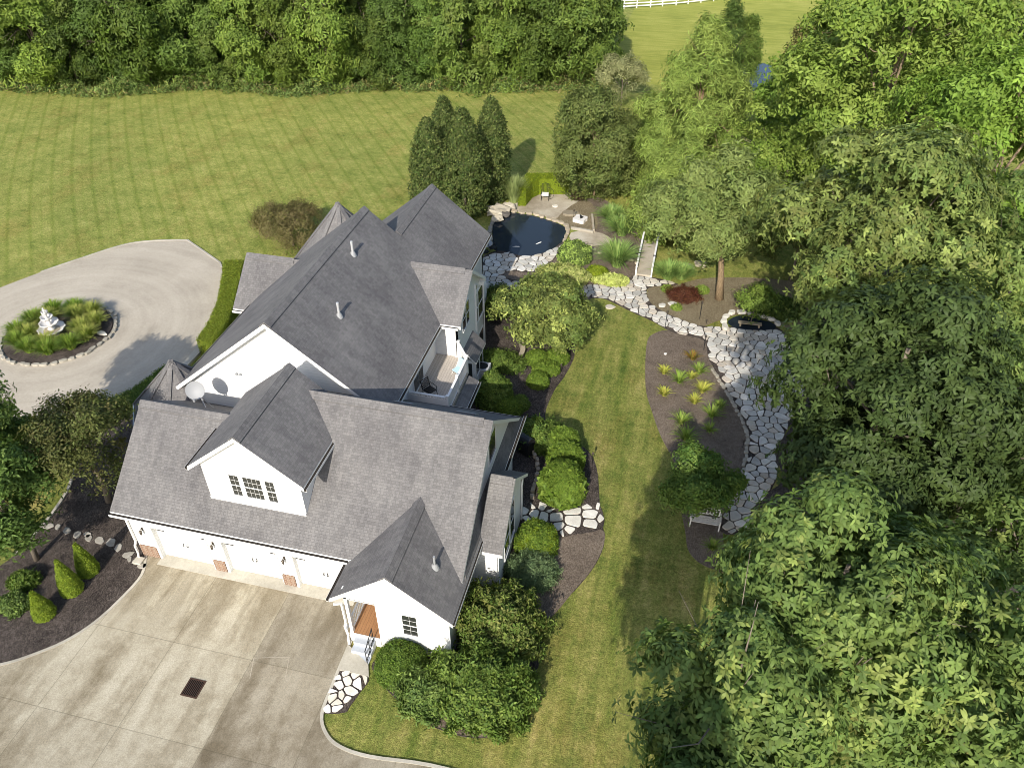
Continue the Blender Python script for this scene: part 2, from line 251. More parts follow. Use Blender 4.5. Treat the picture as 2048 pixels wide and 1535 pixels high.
# ------------------------------------------------------------------ mesh helpers
def tag(o, label=None, cat=None, group=None, kind=None):
    if cat and not kind: kind = 'thing'
    for k, v in (('label', label), ('category', cat), ('group', group), ('kind', kind)):
        if v: o[k] = v
    return o
def thing(name, label, cat, loc=(0, 0, 0), rz=0.0, group=None):
    o = bpy.data.objects.new(name, None); COL.objects.link(o); o.location = loc; o.rotation_euler = (0, 0, rz); o.empty_display_size = .3
    return tag(o, label, cat, group)
def link(name, me, parent=None, loc=None):
    o = bpy.data.objects.new(name, me); COL.objects.link(o)
    if parent: o.parent = parent
    if loc is not None: o.location = loc
    return o
class MB:
    def __init__(s): s.v = []; s.f = []; s.m = []
    def add(s, vs, fs, mi=0):
        n = len(s.v); s.v += [tuple(map(float, q)) for q in vs]
        for f in fs: s.f.append([n + i for i in f]); s.m.append(mi)
        return s
    def box(s, x0, y0, z0, x1, y1, z1, mi=0):
        x0, x1 = sorted((x0, x1)); y0, y1 = sorted((y0, y1)); z0, z1 = sorted((z0, z1))
        return s.add([(x0, y0, z0), (x1, y0, z0), (x1, y1, z0), (x0, y1, z0), (x0, y0, z1), (x1, y0, z1), (x1, y1, z1), (x0, y1, z1)],
                     [(3, 2, 1, 0), (4, 5, 6, 7), (0, 1, 5, 4), (1, 2, 6, 5), (2, 3, 7, 6), (3, 0, 4, 7)], mi)
    def prism(s, poly, vec, mi=0, mside=None, mbot=None):
        """poly: 3D polygon (top), extruded by vec"""
        P = [np.array(p, float) for p in poly]; n = len(P); nv = np.zeros(3)
        for i in range(n): nv += np.cross(P[i], P[(i + 1) % n])
        if nv @ np.array(vec) > 0: P.reverse()
        vs = P + [p + np.array(vec) for p in P]
        s.add(vs, [tuple(range(n))], mi); s.add(vs, [tuple(range(2 * n - 1, n - 1, -1))], mi if mbot is None else mbot)
        s.add(vs, [(i, n + i, n + (i + 1) % n, (i + 1) % n) for i in range(n)], mi if mside is None else mside); return s
    def tube(s, pts, rad, n=8, mi=0, cap=True):
        pts = [np.array(p, float) for p in pts]; k = len(pts)
        if not hasattr(rad, '__len__'): rad = [rad] * k
        vs = []; ref = None
        for i in range(k):
            d = pts[min(i + 1, k - 1)] - pts[max(i - 1, 0)]; d /= max(np.linalg.norm(d), 1e-9)
            if ref is None or abs(ref @ d) > .98: ref = np.array([1., 0, 0]) if abs(d[0]) < .9 else np.array([0, 1., 0])
            a = np.cross(d, ref); a /= np.linalg.norm(a); b = np.cross(d, a); ref = np.cross(a, d) if False else ref
            for j in range(n):
                t = 2 * math.pi * j / n; vs.append(pts[i] + rad[i] * (math.cos(t) * a + math.sin(t) * b))
        fs = [(i * n + j, i * n + (j + 1) % n, (i + 1) * n + (j + 1) % n, (i + 1) * n + j) for i in range(k - 1) for j in range(n)]
        if cap: fs += [tuple(range(n - 1, -1, -1)), tuple((k - 1) * n + j for j in range(n))]
        return s.add(vs, fs, mi)
    def bar(s, a, b, w, hh=None, mi=0):
        """square bar between two points"""
        a, b = np.array(a, float), np.array(b, float); d = b - a; d /= np.linalg.norm(d)
        r = np.cross(d, (0, 0, 1)); r = np.array([1., 0, 0]) if np.linalg.norm(r) < 1e-6 else r / np.linalg.norm(r); u = np.cross(r, d); hh = hh or w
        vs = [q + r * sx * w / 2 + u * sy * hh / 2 for q in (a, b) for sx, sy in ((-1, -1), (1, -1), (1, 1), (-1, 1))]
        return s.add(vs, [(0, 1, 2, 3), (7, 6, 5, 4), (0, 4, 5, 1), (1, 5, 6, 2), (2, 6, 7, 3), (3, 7, 4, 0)], mi)
    def lathe(s, prof, n=24, c=(0, 0, 0), mi=0):
        vs = [(c[0] + r * math.cos(2 * math.pi * j / n), c[1] + r * math.sin(2 * math.pi * j / n), c[2] + z) for r, z in prof for j in range(n)]; k = len(prof)
        return s.add(vs, [(i * n + j, i * n + (j + 1) % n, (i + 1) * n + (j + 1) % n, (i + 1) * n + j) for i in range(k - 1) for j in range(n)], mi)
    def build(s, name, mats, parent=None, smooth=False, tint=None):
        me = bpy.data.meshes.new(name); me.from_pydata(s.v, [], s.f)
        for m in (mats if isinstance(mats, (list, tuple)) else [mats]): me.materials.append(M[m])
        me.polygons.foreach_set('material_index', s.m)
        if smooth: me.polygons.foreach_set('use_smooth', [True] * len(s.f))
        me.update(); uvl = me.uv_layers.new(name='UVMap').data; Z = Vector((0, 0, 1))
        for p in me.polygons:
            nrm = p.normal; t1 = Z.cross(nrm)
            t1 = Vector((1, 0, 0)) if t1.length < .02 else t1.normalized(); t2 = nrm.cross(t1)
            for li in p.loop_indices:
                co = me.vertices[me.loops[li].vertex_index].co; uvl[li].uv = (co.dot(t1), co.dot(t2))
        if tint is not None:
            a = me.color_attributes.new('tint', 'FLOAT_COLOR', 'POINT'); a.data.foreach_set('color', np.array(tint, np.float32).ravel())
        return link(name, me, parent)
def sheet(name, poly, z, m, thick=.12, parent=None):
    return MB().prism([(x, y, z) for x, y in poly], (0, 0, -thick)).build(name, m, parent)

# ------------------------------------------------------------------ foliage helpers
def mesh_np(name, V, T, C, mats):
    me = bpy.data.meshes.new(name); n = len(V); k = len(T)
    me.vertices.add(n); me.vertices.foreach_set('co', V.astype(np.float32).ravel())
    me.loops.add(3 * k); me.loops.foreach_set('vertex_index', T.astype(np.int32).ravel())
    me.polygons.add(k); me.polygons.foreach_set('loop_start', np.arange(0, 3 * k, 3, dtype=np.int32)); me.polygons.foreach_set('loop_total', np.full(k, 3, np.int32))
    me.update(calc_edges=True)
    a = me.color_attributes.new('tint', 'FLOAT_COLOR', 'POINT'); a.data.foreach_set('color', np.c_[C, np.ones(len(C))].astype(np.float32).ravel())
    me.materials.append(M[mats]); return me
def unit(a): return a / np.maximum(np.linalg.norm(a, axis=-1, keepdims=True), 1e-9)
def rdir(n, r=rng): return unit(r.normal(size=(n, 3)))
def leafquads(P, D, N, L, W, C, fold=.12, droop=.12):
    """diamond leaves folded along the midrib: P base, D direction, N face normal"""
    D = unit(D); Sd = unit(np.cross(D, N)); N = np.cross(Sd, D); L = L[:, None]; W = W[:, None]
    if fold < 0:
        q1 = P + D * L * .36 + N * L * .05; q2 = P + D * L * .72 + N * L * .02
        V = np.stack([P, q1 + Sd * W * .5, q2 + Sd * W * .4, P + D * L - N * L * droop, q2 - Sd * W * .4, q1 - Sd * W * .5], 1).reshape(-1, 3); k = np.arange(len(P))[:, None] * 6
        return V, np.concatenate([k + [0, 1, 5], k + [1, 2, 5], k + [5, 2, 4], k + [2, 3, 4]], 1).reshape(-1, 3), np.repeat(C, 6, 0)
    mid = P + D * L * .5; e = N * W * fold
    V = np.stack([P, mid + Sd * W * .5 + e, P + D * L - N * L * droop, mid - Sd * W * .5 + e], 1).reshape(-1, 3); k = np.arange(len(P))[:, None] * 4
    T = np.concatenate([k + [0, 1, 2], k + [0, 2, 3]], 1).reshape(-1, 3)
    return V, T, np.repeat(C, 4, 0)
def colmix(n, cols, r, jit=.18):
    cols = np.array(cols); i = r.integers(0, len(cols), n); j = r.integers(0, len(cols), n); t = r.random((n, 1))
    return np.clip((cols[i] * t + cols[j] * (1 - t)) * (1 + r.normal(size=(n, 1)) * jit), .004, 1)
def whorls(cen, nrm, ccol, r, per=6, L=.28, W=.11, spread=.12, up=.15, jit=.25, fold=.12, nj=.35):
    n = len(cen); nrm = unit(nrm + r.normal(size=nrm.shape) * nj)
    a = np.where(np.abs(nrm[:, 2:3]) < .9, [[0, 0, 1.]], [[1., 0, 0]]); t1 = unit(np.cross(nrm, a)); t2 = np.cross(nrm, t1)
    th = np.repeat(r.random(n) * 6.28, per).reshape(n, per) + np.arange(per) * 6.283 / per + r.normal(size=(n, per)) * .3
    D = np.cos(th)[..., None] * t1[:, None] + np.sin(th)[..., None] * t2[:, None] + nrm[:, None] * (up + r.normal(size=(n, per, 1)) * jit)
    D = D - np.array([0, 0, .18]); P = cen[:, None] + r.normal(size=(n, per, 3)) * spread * .5
    D = D.reshape(-1, 3); P = P.reshape(-1, 3); N = np.repeat(nrm, per, 0) + r.normal(size=(n * per, 3)) * .25
    k = len(P); C = np.repeat(ccol, per, 0) * (1 + r.normal(size=(k, 1)) * .14)
    return leafquads(P, D, N, L * r.uniform(.7, 1.2, k), W * r.uniform(.75, 1.2, k), np.clip(C, .004, 1), fold)
def lobes_on(r, rad, n, zlo=-.55, inner=.7):
    d = rdir(n * 4, r); d = d[d[:, 2] > zlo][:n]; c = d * np.array(rad) * r.uniform(inner - .22, inner + .16, (len(d), 1))
    return np.vstack([c, [[0, 0, rad[2] * .15]]]), np.append(np.mean(rad) * r.uniform(.2, .4, len(d)), np.mean(rad) * .5)
def crown_mesh(name, rad, cols, seed, nl=16, nc=3000, per=6, L=.28, W=.11, zlo=-.55, inner=.7, spread=.14, up=.15, m='leaf', shape=None, tipcols=None, fold=.12, nlm=1.3, flat=.7, ptip=.16, wps=13, sg=.3, jit=.25, nj=.35):
    r = np.random.default_rng(seed); lc, lr = lobes_on(r, rad, int(nl * nlm), zlo, inner)
    if shape: lc, lr = shape(r, lc, lr)
    # leaf sprays on the lobes, gaps between the sprays
    ns = max(20, nc // wps); i = r.choice(len(lc), ns, p=lr ** 2 / (lr ** 2).sum()); d = rdir(ns, r); out = unit(lc[i] + 1e-6)
    d = unit(d + out * .6 + np.array([0, 0, .6])); bmp = 1 + .16 * np.sin(d[:, :1] * 7 + i[:, None]) * np.cos(d[:, 1:2] * 6 + 2 * i[:, None])
    SPc = lc[i] + d * np.array([1.08, 1.08, flat]) * lr[i][:, None] * bmp * (1.1 - .55 * r.random((ns, 1)) ** 1.5)
    hue = .35 * colmix(len(lc), cols, r, .1)[i] + .65 * colmix(ns, cols, r, .2); sz = sg * r.uniform(.6, 1.35, (ns, 1)); nc = ns * wps
    k = np.repeat(np.arange(ns), wps); off = r.normal(size=(nc, 3)) * sz[k]; off -= d[k] * (off * d[k]).sum(1, keepdims=True) * .55
    P = SPc[k] + off - np.array([0, 0, .35]) * (off ** 2).sum(1, keepdims=True); d = unit(d[k] + off / np.maximum(sz[k], .05) * .25); C = .65 * hue[k] + .35 * colmix(nc, cols, r, .15)
    if tipcols is not None:
        q = (r.random(ns) < ptip * 1.4)[k] & (r.random(nc) < .75); C[q] = colmix(q.sum(), tipcols, r, .15)
    V, T, Cc = whorls(P, d, C, r, per, L, W, spread, up, jit, fold, nj)
    return mesh_np(name, V, T, Cc, m), lc, lr
def trunk_mb(h0, r0, lc, top, r, nlimb=7, base=(0, 0, 0), sub=True):
    b = MB(); base = np.array(base, float); top = np.array(top, float); k = 6
    ax = [base + (top - base) * t + np.array([math.sin(3 * t + r0 * 9), math.cos(2.3 * t), 0]) * .1 * (top[2] - base[2]) * .12 * (t > 0) for t in np.linspace(0, 1, k)]
    b.tube(ax, [r0 * (1.25 if i == 0 else 1 - .75 * i / (k - 1)) for i in range(k)], 9)
    for q in r.permutation(len(lc))[:nlimb]:
        t = r.uniform(.35, .85); p = ax[0] + (ax[-1] - ax[0]) * t; e = lc[q]; m1 = p + (e - p) * .5 + np.array([0, 0, .12 * np.linalg.norm(e - p)]); rr = r0 * (1 - .7 * t) * .55
        b.tube([p, m1, e, e + (e - m1) * .45], [rr, rr * .65, rr * .35, rr * .12], 6)
        if sub:
            for _ in range(3):
                e2 = e + rdir(1, r)[0] * np.linalg.norm(e - p) * .35; b.tube([m1 + (e - m1) * r.uniform(0, .8), (m1 + e2) / 2 + [0, 0, .1], e2], [rr * .4, rr * .25, rr * .08], 5)
    return b
def tree(name, label, cat, base, zc, rad, cols, seed, r0=.2, nl=16, nc=3000, per=6, L=.28, W=.11, group=None, top=None, bark=(1, 1, 1), nlimb=7, crown_off=(0, 0), **kw):
    t = thing(name, label, cat, (base[0], base[1], 0), 0, group); r = np.random.default_rng(seed + 99)
    me, lc, lr = crown_mesh('crown', rad, cols, seed, nl, nc, per, L, W, **kw); off = np.array([crown_off[0], crown_off[1], zc])
    link('crown', me, t, off); tr = trunk_mb(0, r0, lc + off, (crown_off[0] * .9, crown_off[1] * .9, zc + rad[2] * .55), r, nlimb).build('trunk', 'bark', t, True); tr.color = (*bark, 1)
    return t
def dome_pts(r, n, rad, pw=2.4, zmin=-.15):
    """points + normals on a clipped-shrub superellipsoid"""
    d = rdir(n * 2, r); d = d[d[:, 2] > zmin][:n]; k = (np.abs(d) ** pw).sum(1, keepdims=True) ** (-1 / pw); p = d * k
    nr = unit(np.sign(p) * np.abs(p) ** (pw - 1) / np.array(rad)); return p * np.array(rad), nr
def shrub_mesh(name, rad, cols, seed, n=2600, L=.1, W=.05, pw=2.2, lump=.035, shag=.035, tip=None, m='leaf', per=4, zmin=-.2):
    r = np.random.default_rng(seed); p, nr = dome_pts(r, n, rad, pw, zmin); k = len(p)
    q = np.array([mnoise.noise(Vector(x * 2.2 + seed)) for x in p]); sc = 1 + lump * q * 2; inn = r.random(k) < .3
    p = p * sc[:, None] * (1 - inn[:, None] * r.uniform(.05, .16, (k, 1))) + nr * r.normal(size=(k, 1)) * shag
    C = colmix(k, cols, r, .15)
    if tip is not None:
        s = (q > .12) & (r.random(k) < .6); C[s] = colmix(s.sum(), tip, r, .12)
    V, T, Cc = whorls(p, nr, C, r, per, L, W, L * .6, .45, .35)
    # woody inside so that the ball reads solid
    d, _ = dome_pts(r, 900, np.array(rad) * .86, pw, zmin); V2, T2, C2 = leafquads(d, rdir(len(d), r), unit(d), np.full(len(d), max(rad) * .28), np.full(len(d), max(rad) * .22), colmix(len(d), cols, r, .1))
    return mesh_np(name, np.vstack([V, V2]), np.vstack([T, T2 + len(V)]), np.vstack([Cc, C2]), m)
def shrub(name, label, xy, rad, cols, seed, cat='shrub', group=None, **kw):
    """one clipped or loose shrub: foliage on a short stem"""
    t = thing(name, label, cat, (xy[0], xy[1], 0), 0, group); me = shrub_mesh('foliage', rad, cols, seed, **kw); link('foliage', me, t, (0, 0, rad[2] * .22 + .02))
    MB().tube([(0, 0, -.05), (.02, .01, rad[2] * .5)], [.06, .03], 6).build('stem', 'bark', t); return t
def blades_mesh(name, n, h, spread, cols, seed, w=.022, arch=.9, base=.12, seg=4, tipcol=None):
    r = np.random.default_rng(seed); a = r.random(n) * 6.283; lean = r.beta(1.6, 1.5, n); hh = h * r.uniform(.65, 1.1, n); sp = spread * lean * r.uniform(.7, 1.1, n)
    b0 = np.c_[np.cos(a), np.sin(a), np.zeros(n)] * (base * np.sqrt(r.random(n)))[:, None]; dr = np.c_[np.cos(a), np.sin(a), np.zeros(n)]; sd = np.c_[-np.sin(a), np.cos(a), np.zeros(n)]
    C = colmix(n, cols, r, .15); Vs = []; Cs = []
    for k in range(seg + 1):
        t = k / seg; z = hh * (t * (1 + .25 * lean) - arch * lean * .75 * t ** 2.4); P = b0 + dr * (sp * t ** 1.5)[:, None]; P[:, 2] = np.maximum(z, .01)
        wd = w * (1 - t ** 2 * .9) * .5; Vs += [P + sd * wd, P - sd * wd]; cc = C if tipcol is None else C * (1 - t ** 3) + np.array(tipcol) * t ** 3; Cs += [cc, cc]
    V = np.stack(Vs, 1).reshape(-1, 3); Cc = np.stack(Cs, 1).reshape(-1, 3); m = 2 * (seg + 1); o = np.arange(n)[:, None] * m; T = []
    for k in range(seg): T += [o + [2 * k, 2 * k + 1, 2 * k + 3], o + [2 * k, 2 * k + 3, 2 * k + 2]]
    return mesh_np(name, V, np.concatenate(T, 1).reshape(-1, 3), Cc, 'blade')
# ------------------------------------------------------------------ the setting
def setting(o): return tag(o, kind='structure')
b = MB(); n = 64; b.add([(1500 * math.cos(6.28319 * i / n), 1500 * math.sin(6.28319 * i / n) + 50, 0) for i in range(n)], [tuple(range(n))])
setting(b.build('lawn', 'lawn'))
MEADOW = [(10.5, 76), (12, 200), (160, 320), (200, 150), (60, 62), (36, 66), (24, 72)]
setting(sheet('meadow', MEADOW, .012, 'meadow', .05))
# front driveway
DR = GP([(292, 1113), (284, 1150), (245, 1195), (190, 1245), (130, 1283), (60, 1312), (0, 1330), (-150, 1362), (-420, 1400)])
DRR = [G(*q) for q in [(1130, 1620), (1000, 1568), (860, 1530), (740, 1513), (680, 1493), (652, 1466), (644, 1428), (665, 1370), (690, 1310), (703, 1280)]]
DRIVE = smooth(DR, 4, False) + [(-24, -22), (28, -34)] + smooth(DRR, 4, False) + [(11.6, -1.95), (11.6, .15), (0, .15)]
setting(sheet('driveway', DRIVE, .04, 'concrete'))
for nm, pts in (('driveway_kerb', smooth(DR, 4, False)), ('driveway_kerb', smooth(DRR, 4, False))):
    b = MB()
    for p, q in zip(pts[:-1], pts[1:]): b.bar((p[0], p[1], .03), (q[0], q[1], .03), .13, .07)
    setting(b.build(nm, 'kerb'))
setting(MB().box(1.0, -.42, .03, 10.9, .2, .06).build('garage_apron', 'kerb'))
# round drive and fountain island
RD = smooth(GP([(-20, 584), (0, 576), (82, 545), (164, 517), (246, 491), (300, 483), (369, 481), (382, 486), (440, 526)]), 4, False) + smooth(GP([(440, 526), (446, 548), (444, 585), (432, 622), (408, 660), (396, 678), (404, 700), (388, 718), (350, 735), (300, 760), (250, 788), (189, 812), (110, 838), (28, 862), (-120, 900)]), 4, False)
RDF = RD + [(-34, 8), (-60, 16), (-58, 34)]
setting(sheet('round_drive', RDF, .04, 'drive'))
b = MB(); rim = RD[8:36] 
for p, q in zip(rim[:-1], rim[1:]): b.bar((p[0], p[1], .035), (q[0], q[1], .035), .14, .09)
setting(b.build('round_drive_kerb', 'kerb'))
setting(sheet('front_walk', GP([(364, 733), (375, 735), (420, 688), (404, 686)]), .16, 'kerb', .18))
b = MB(); b.lathe([(3.35, 0), (3.3, .12), (2.6, .2), (1.2, .26), (0, .28)], 40, (ISL[0], ISL[1], 0)); setting(b.build('island_soil', 'mulch'))
# planting beds
def bed(name, px, m='mulch', z=.03, sm=4, world=False):
    pl = smooth(px if world else GP(px), sm) if sm else (px if world else GP(px)); setting(sheet(name, pl, z, m, .08)); return pl
bed('garage_bed', [(292, 1112), (283, 1152), (245, 1197), (190, 1247), (130, 1285), (60, 1314), (0, 1332), (-120, 1352), (-150, 1240), (-40, 1160), (30, 1110), (70, 1070), (110, 1025), (140, 975), (150, 930), (190, 870), (250, 835), (300, 830), (300, 1000)], z=.032)
HB = bed('house_bed', [(745, 1325), (760, 1362), (790, 1395), (840, 1440), (900, 1465), (945, 1475), (990, 1469), (1040, 1430), (1080, 1320), (1095, 1235), (1150, 1180), (1190, 1130), (1209, 1083), (1203, 1040), (1199, 1000), (1194, 940), (1177, 903), (1140, 878), (1105, 858), (1090, 830), (1108, 782), (1128, 754), (1147, 718), (1152, 690), (1165, 650), (1150, 600), (1000, 600), (940, 640), (880, 760), (900, 900), (900, 1100), (880, 1300), (800, 1290)], 'mulch', .03)
bed('faded_mulch_patch', [(1118, 1075), (1150, 1068), (1203, 1060), (1208, 1085), (1188, 1132), (1150, 1178), (1092, 1240), (1060, 1200), (1090, 1120)], 'mulch_faded', .045)
bed('faded_mulch_patch', [(750, 1335), (790, 1330), (860, 1400), (950, 1440), (1030, 1430), (990, 1466), (945, 1472), (900, 1462), (842, 1437), (792, 1392), (763, 1360)], 'mulch_faded', .045)
bed('perennial_bed', [(1307, 668), (1343, 661), (1408, 679), (1420, 715), (1428, 737), (1474, 815), (1500, 858), (1500, 905), (1486, 966), (1460, 1002), (1445, 1050), (1450, 1137), (1425, 1137), (1395, 1122), (1376, 1098), (1370, 1060), (1358, 1000), (1350, 930), (1322, 873), (1304, 823), (1291, 772), (1293, 690)], 'mulch_faded', .03)
bed('shade_bed', [(1552, 900), (1565, 960), (1520, 1010), (1560, 1150), (1750, 1300), (2150, 1300), (2250, 900), (2150, 560), (1800, 520), (1660, 600), (1640, 700), (1620, 780), (1592, 840)], 'mulch', .03)  # mulch and litter, spread wide and dark to stand in for tree shade
bed('garden_soil', [(1300, 570), (1345, 572), (1420, 556), (1580, 562), (1640, 600), (1600, 660), (1550, 645), (1490, 628), (1440, 640), (1395, 655), (1359, 642), (1325, 628), (1297, 608)], 'soil', .028)
bed('pond_bed', [(1140, 410), (1200, 396), (1262, 440), (1310, 470), (1290, 500), (1276, 555), (1212, 568), (1160, 566), (1100, 575), (1080, 545), (1130, 490), (1185, 462), (1112, 436)], 'mulch_faded', .026)
bed('pond_bed', [(960, 520), (1010, 505), (1070, 508), (1110, 500), (1140, 540), (1200, 560), (1205, 575), (1180, 598), (1000, 612), (960, 625)], 'mulch_faded', .022)
bed('pond_bed', [(1140, 409), (1180, 404), (1195, 440), (1187, 462), (1140, 456), (1112, 436)], 'soil', .03)
# edging kerb between the left mulch and the lawn
b = MB(); pts = smooth(GP([(30, 1110), (70, 1070), (108, 1025), (139, 975), (146, 940)]), 5, False)
for p, q in zip(pts[:-1], pts[1:]): b.bar((p[0], p[1], .06), (q[0], q[1], .06), .14, .12)
setting(b.build('lawn_edging', 'kerb'))

# flagstone paving: cells of a Voronoi diagram, each stone its own raised slab, in a dark bed
STONEC = [(.6, .58, .53), (.52, .51, .48), (.66, .64, .6), (.5, .45, .38), (.57, .53, .46), (.45, .44, .41)]
def clip(poly, p, nrm):
    out = []; m = len(poly)
    for i in range(m):
        a, c = poly[i], poly[(i + 1) % m]; da = (a[0] - p[0]) * nrm[0] + (a[1] - p[1]) * nrm[1]; dc = (c[0] - p[0]) * nrm[0] + (c[1] - p[1]) * nrm[1]
        if da <= 0: out.append(a)
        if (da <= 0) != (dc <= 0):
            t = da / (da - dc); out.append((a[0] + (c[0] - a[0]) * t, a[1] + (c[1] - a[1]) * t))
    return out
def flagstones(name, poly, size, seed, z=.03, gap=.06, hgt=.05, bedm='mulch', cols=STONEC, stretch=1.0, bedgrow=None):
    r = np.random.default_rng(seed); P = np.array(poly); lo, hi = P.min(0) - size, P.max(0) + size; pts = []
    ny = int((hi[1] - lo[1]) / size) + 1; nx = int((hi[0] - lo[0]) / (size * stretch)) + 1
    for i in range(nx):
        for j in range(ny):
            if r.random() < .1: continue
            pts.append((lo[0] + (i + .5 * (j % 2)) * size * stretch + r.uniform(-.42, .42) * size * stretch, lo[1] + j * size + r.uniform(-.42, .42) * size))
    b = MB(); tint = []
    for c in pts:
        if not inside(c, poly): continue
        cell = [(c[0] - 2 * size, c[1] - 2 * size), (c[0] + 2 * size, c[1] - 2 * size), (c[0] + 2 * size, c[1] + 2 * size), (c[0] - 2 * size, c[1] + 2 * size)]
        for o in pts:
            d = (o[0] - c[0], o[1] - c[1]); L = math.hypot(*d)
            if 0 < L < size * 3.2: cell = clip(cell, (c[0] + d[0] * (.5 - gap * .5 / L), c[1] + d[1] * (.5 - gap * .5 / L)), (d[0] / L, d[1] / L))
        if len(cell) < 3: continue
        cc = np.mean(cell, 0); cell = [tuple(cc + (np.array(q) - cc) * r.uniform(.9, 1.0)) for q in cell]
        def pull(q):
            for k in range(11):
                p = (q[0] + (cc[0] - q[0]) * k * .09, q[1] + (cc[1] - q[1]) * k * .09)
                if inside(p, poly): return p
            return tuple(cc)
        cell = [pull(q) for q in cell]
        # chamfer the corners so that the stones look worn
        ring = []
        for i in range(len(cell)):
            a, q, e = cell[i - 1], cell[i], cell[(i + 1) % len(cell)]
            ring += [(q[0] + (a[0] - q[0]) * .16, q[1] + (a[1] - q[1]) * .16), (q[0] + (e[0] - q[0]) * .16, q[1] + (e[1] - q[1]) * .16)]
        zz = z + hgt * r.uniform(.7, 1.2); n0 = len(b.v); k = len(ring)
        top = [(cc[0] + (x - cc[0]) * .96, cc[1] + (y - cc[1]) * .96, zz) for x, y in ring]; b.add(top + [(x, y, zz - .012) for x, y in ring] + [(x, y, z - .02) for x, y in ring],
            [tuple(range(k))] + [(i, k + i, k + (i + 1) % k, (i + 1) % k) for i in range(k)] + [(k + i, 2 * k + i, 2 * k + (i + 1) % k, k + (i + 1) % k) for i in range(k)])
        col = np.array(cols[r.integers(len(cols))]) * r.uniform(.88, 1.08); tint += [(*col, 1)] * (len(b.v) - n0)
    for p in b.f: pass
    me = b.build(name, 'stone', None, False, tint); bm_fix(me); setting(me)
    setting(sheet(name + '_bed', poly if bedgrow is None else bedgrow, z - .004, bedm, .05)); return me
def bm_fix(o):
    import bmesh
    bm = bmesh.new(); bm.from_mesh(o.data); bmesh.ops.recalc_face_normals(bm, faces=bm.faces); bm.to_mesh(o.data); bm.free()
PATIO = smooth(GP([(964, 520), (996, 502), (1040, 512), (1070, 511), (1104, 499), (1126, 484), (1134, 494), (1100, 526), (1086, 542), (1062, 546), (1014, 543), (1012, 556), (1056, 566), (1054, 582), (1010, 590), (992, 604), (966, 622), (955, 570)]), 3)
flagstones('pond_patio', PATIO, .46, 3, .05, .035, stretch=1.35)
PATH = smooth(GP([(1052, 566), (1100, 568), (1181, 570), (1236, 570), (1268, 552), (1310, 556), (1345, 565), (1354, 570), (1306, 574), (1293, 583), (1301, 606), (1328, 625), (1359, 638), (1396, 651), (1450, 655), (1480, 652), (1556, 656), (1582, 690), (1610, 740), (1606, 800), (1592, 842), (1577, 853), (1562, 890), (1552, 960), (1520, 1010), (1490, 1062), (1440, 1062), (1457, 1005), (1482, 966), (1497, 900), (1496, 858), (1474, 815), (1428, 737), (1416, 714), (1408, 682), (1372, 672), (1343, 664), (1306, 643), (1272, 628), (1246, 615), (1212, 599), (1188, 596), (1120, 590), (1052, 584)]), 3)
flagstones('garden_path', PATH, .46, 5, .045, .036, stretch=1.15)
flagstones('side_path', smooth(GP([(1036, 1022), (1062, 1008), (1086, 1006), (1122, 1024), (1178, 1008), (1199, 1010), (1206, 1056), (1146, 1070), (1118, 1074), (1100, 1052), (1045, 1040)]), 3), .58, 8, .06, .08, cols=[(.74, .72, .66), (.7, .68, .62)])
setting(MB().prism([(x, y, .1) for x, y in GP([(697, 1290), (737, 1330), (738, 1354), (680, 1341)])], (0, 0, -.12)).build('porch_landing', 'kerb'))
flagstones('porch_path', smooth(GP([(682, 1342), (737, 1355), (722, 1382), (700, 1412), (690, 1424), (650, 1426), (647, 1410), (664, 1372)]), 3), .38, 12, .05, .05, cols=[(.74, .71, .64), (.7, .66, .57), (.76, .74, .7)])
# garden pond
POND = smooth(GP([(986, 446), (999, 431), (1025, 425), (1041, 428), (1067, 432), (1098, 441), (1124, 451), (1132, 460), (1129, 472), (1126, 484), (1117, 494), (1097, 504), (1067, 512), (1045, 513), (1012, 508), (989, 500), (985, 478)]), 3)
setting(sheet('pond_water', POND, .035, 'water', .05))
PLAZA = smooth(GP([(1052, 398), (1066, 390), (1082, 386), (1116, 386), (1150, 389), (1158, 402), (1142, 412), (1122, 428), (1112, 437), (1082, 431), (1046, 424), (1018, 422), (1010, 410), (1034, 402)]), 3)
setting(sheet('stone_terrace', PLAZA, .05, 'slab', .1))
setting(sheet('stone_terrace', smooth(GP([(1142, 466), (1190, 464), (1222, 478), (1210, 490), (1150, 490)]), 3), .05, 'slab', .06))
SP = smooth(GP([(1444, 650), (1446, 634), (1472, 623), (1515, 632), (1551, 642), (1562, 655), (1545, 664), (1500, 664), (1468, 660)]), 3)
setting(sheet('small_pond_water', smooth(GP([(1456, 648), (1462, 640), (1480, 634), (1515, 641), (1545, 649), (1550, 658), (1530, 662), (1480, 660)]), 3), .13, 'water', .08))
setting(sheet('far_pond_water', smooth(GP([(1486, 138), (1500, 126), (1530, 128), (1560, 140), (1580, 168), (1560, 184), (1500, 182)]), 3), .03, 'water', .05))

# ------------------------------------------------------------------ the house
house = thing('house', 'large white house with dark gray shingle roofs and attached three door garage', 'house')
K = .82
def slab(poly, name='roof', t=.2, parent=None, mats=('shingle', 'trim')):
    return MB().prism(poly, (0, 0, -t), 0, 1, 1).build(name, list(mats), parent or house)
def cap(parent, a, c, sl=K, ax='x', w=.28, mat_='shingle'):
    """ridge cap strip along a-c; ridge runs along axis ax"""
    b = MB(); a, c = np.array(a, float), np.array(c, float); o = np.array([0, w, -w * sl]) if ax == 'x' else np.array([w, 0, -w * sl]); o2 = o * [1, -1, 1] if ax == 'x' else o * [-1, 1, 1]; up = np.array([0, 0, .065])
    L = np.linalg.norm(c - a); k = max(2, int(L / .6)); up0 = up
    for e in (o, o2): b.prism([a + up, c + up, c + up + e, a + up + e], (0, 0, -.05))
    return b.build('ridge_cap', mat_, parent)
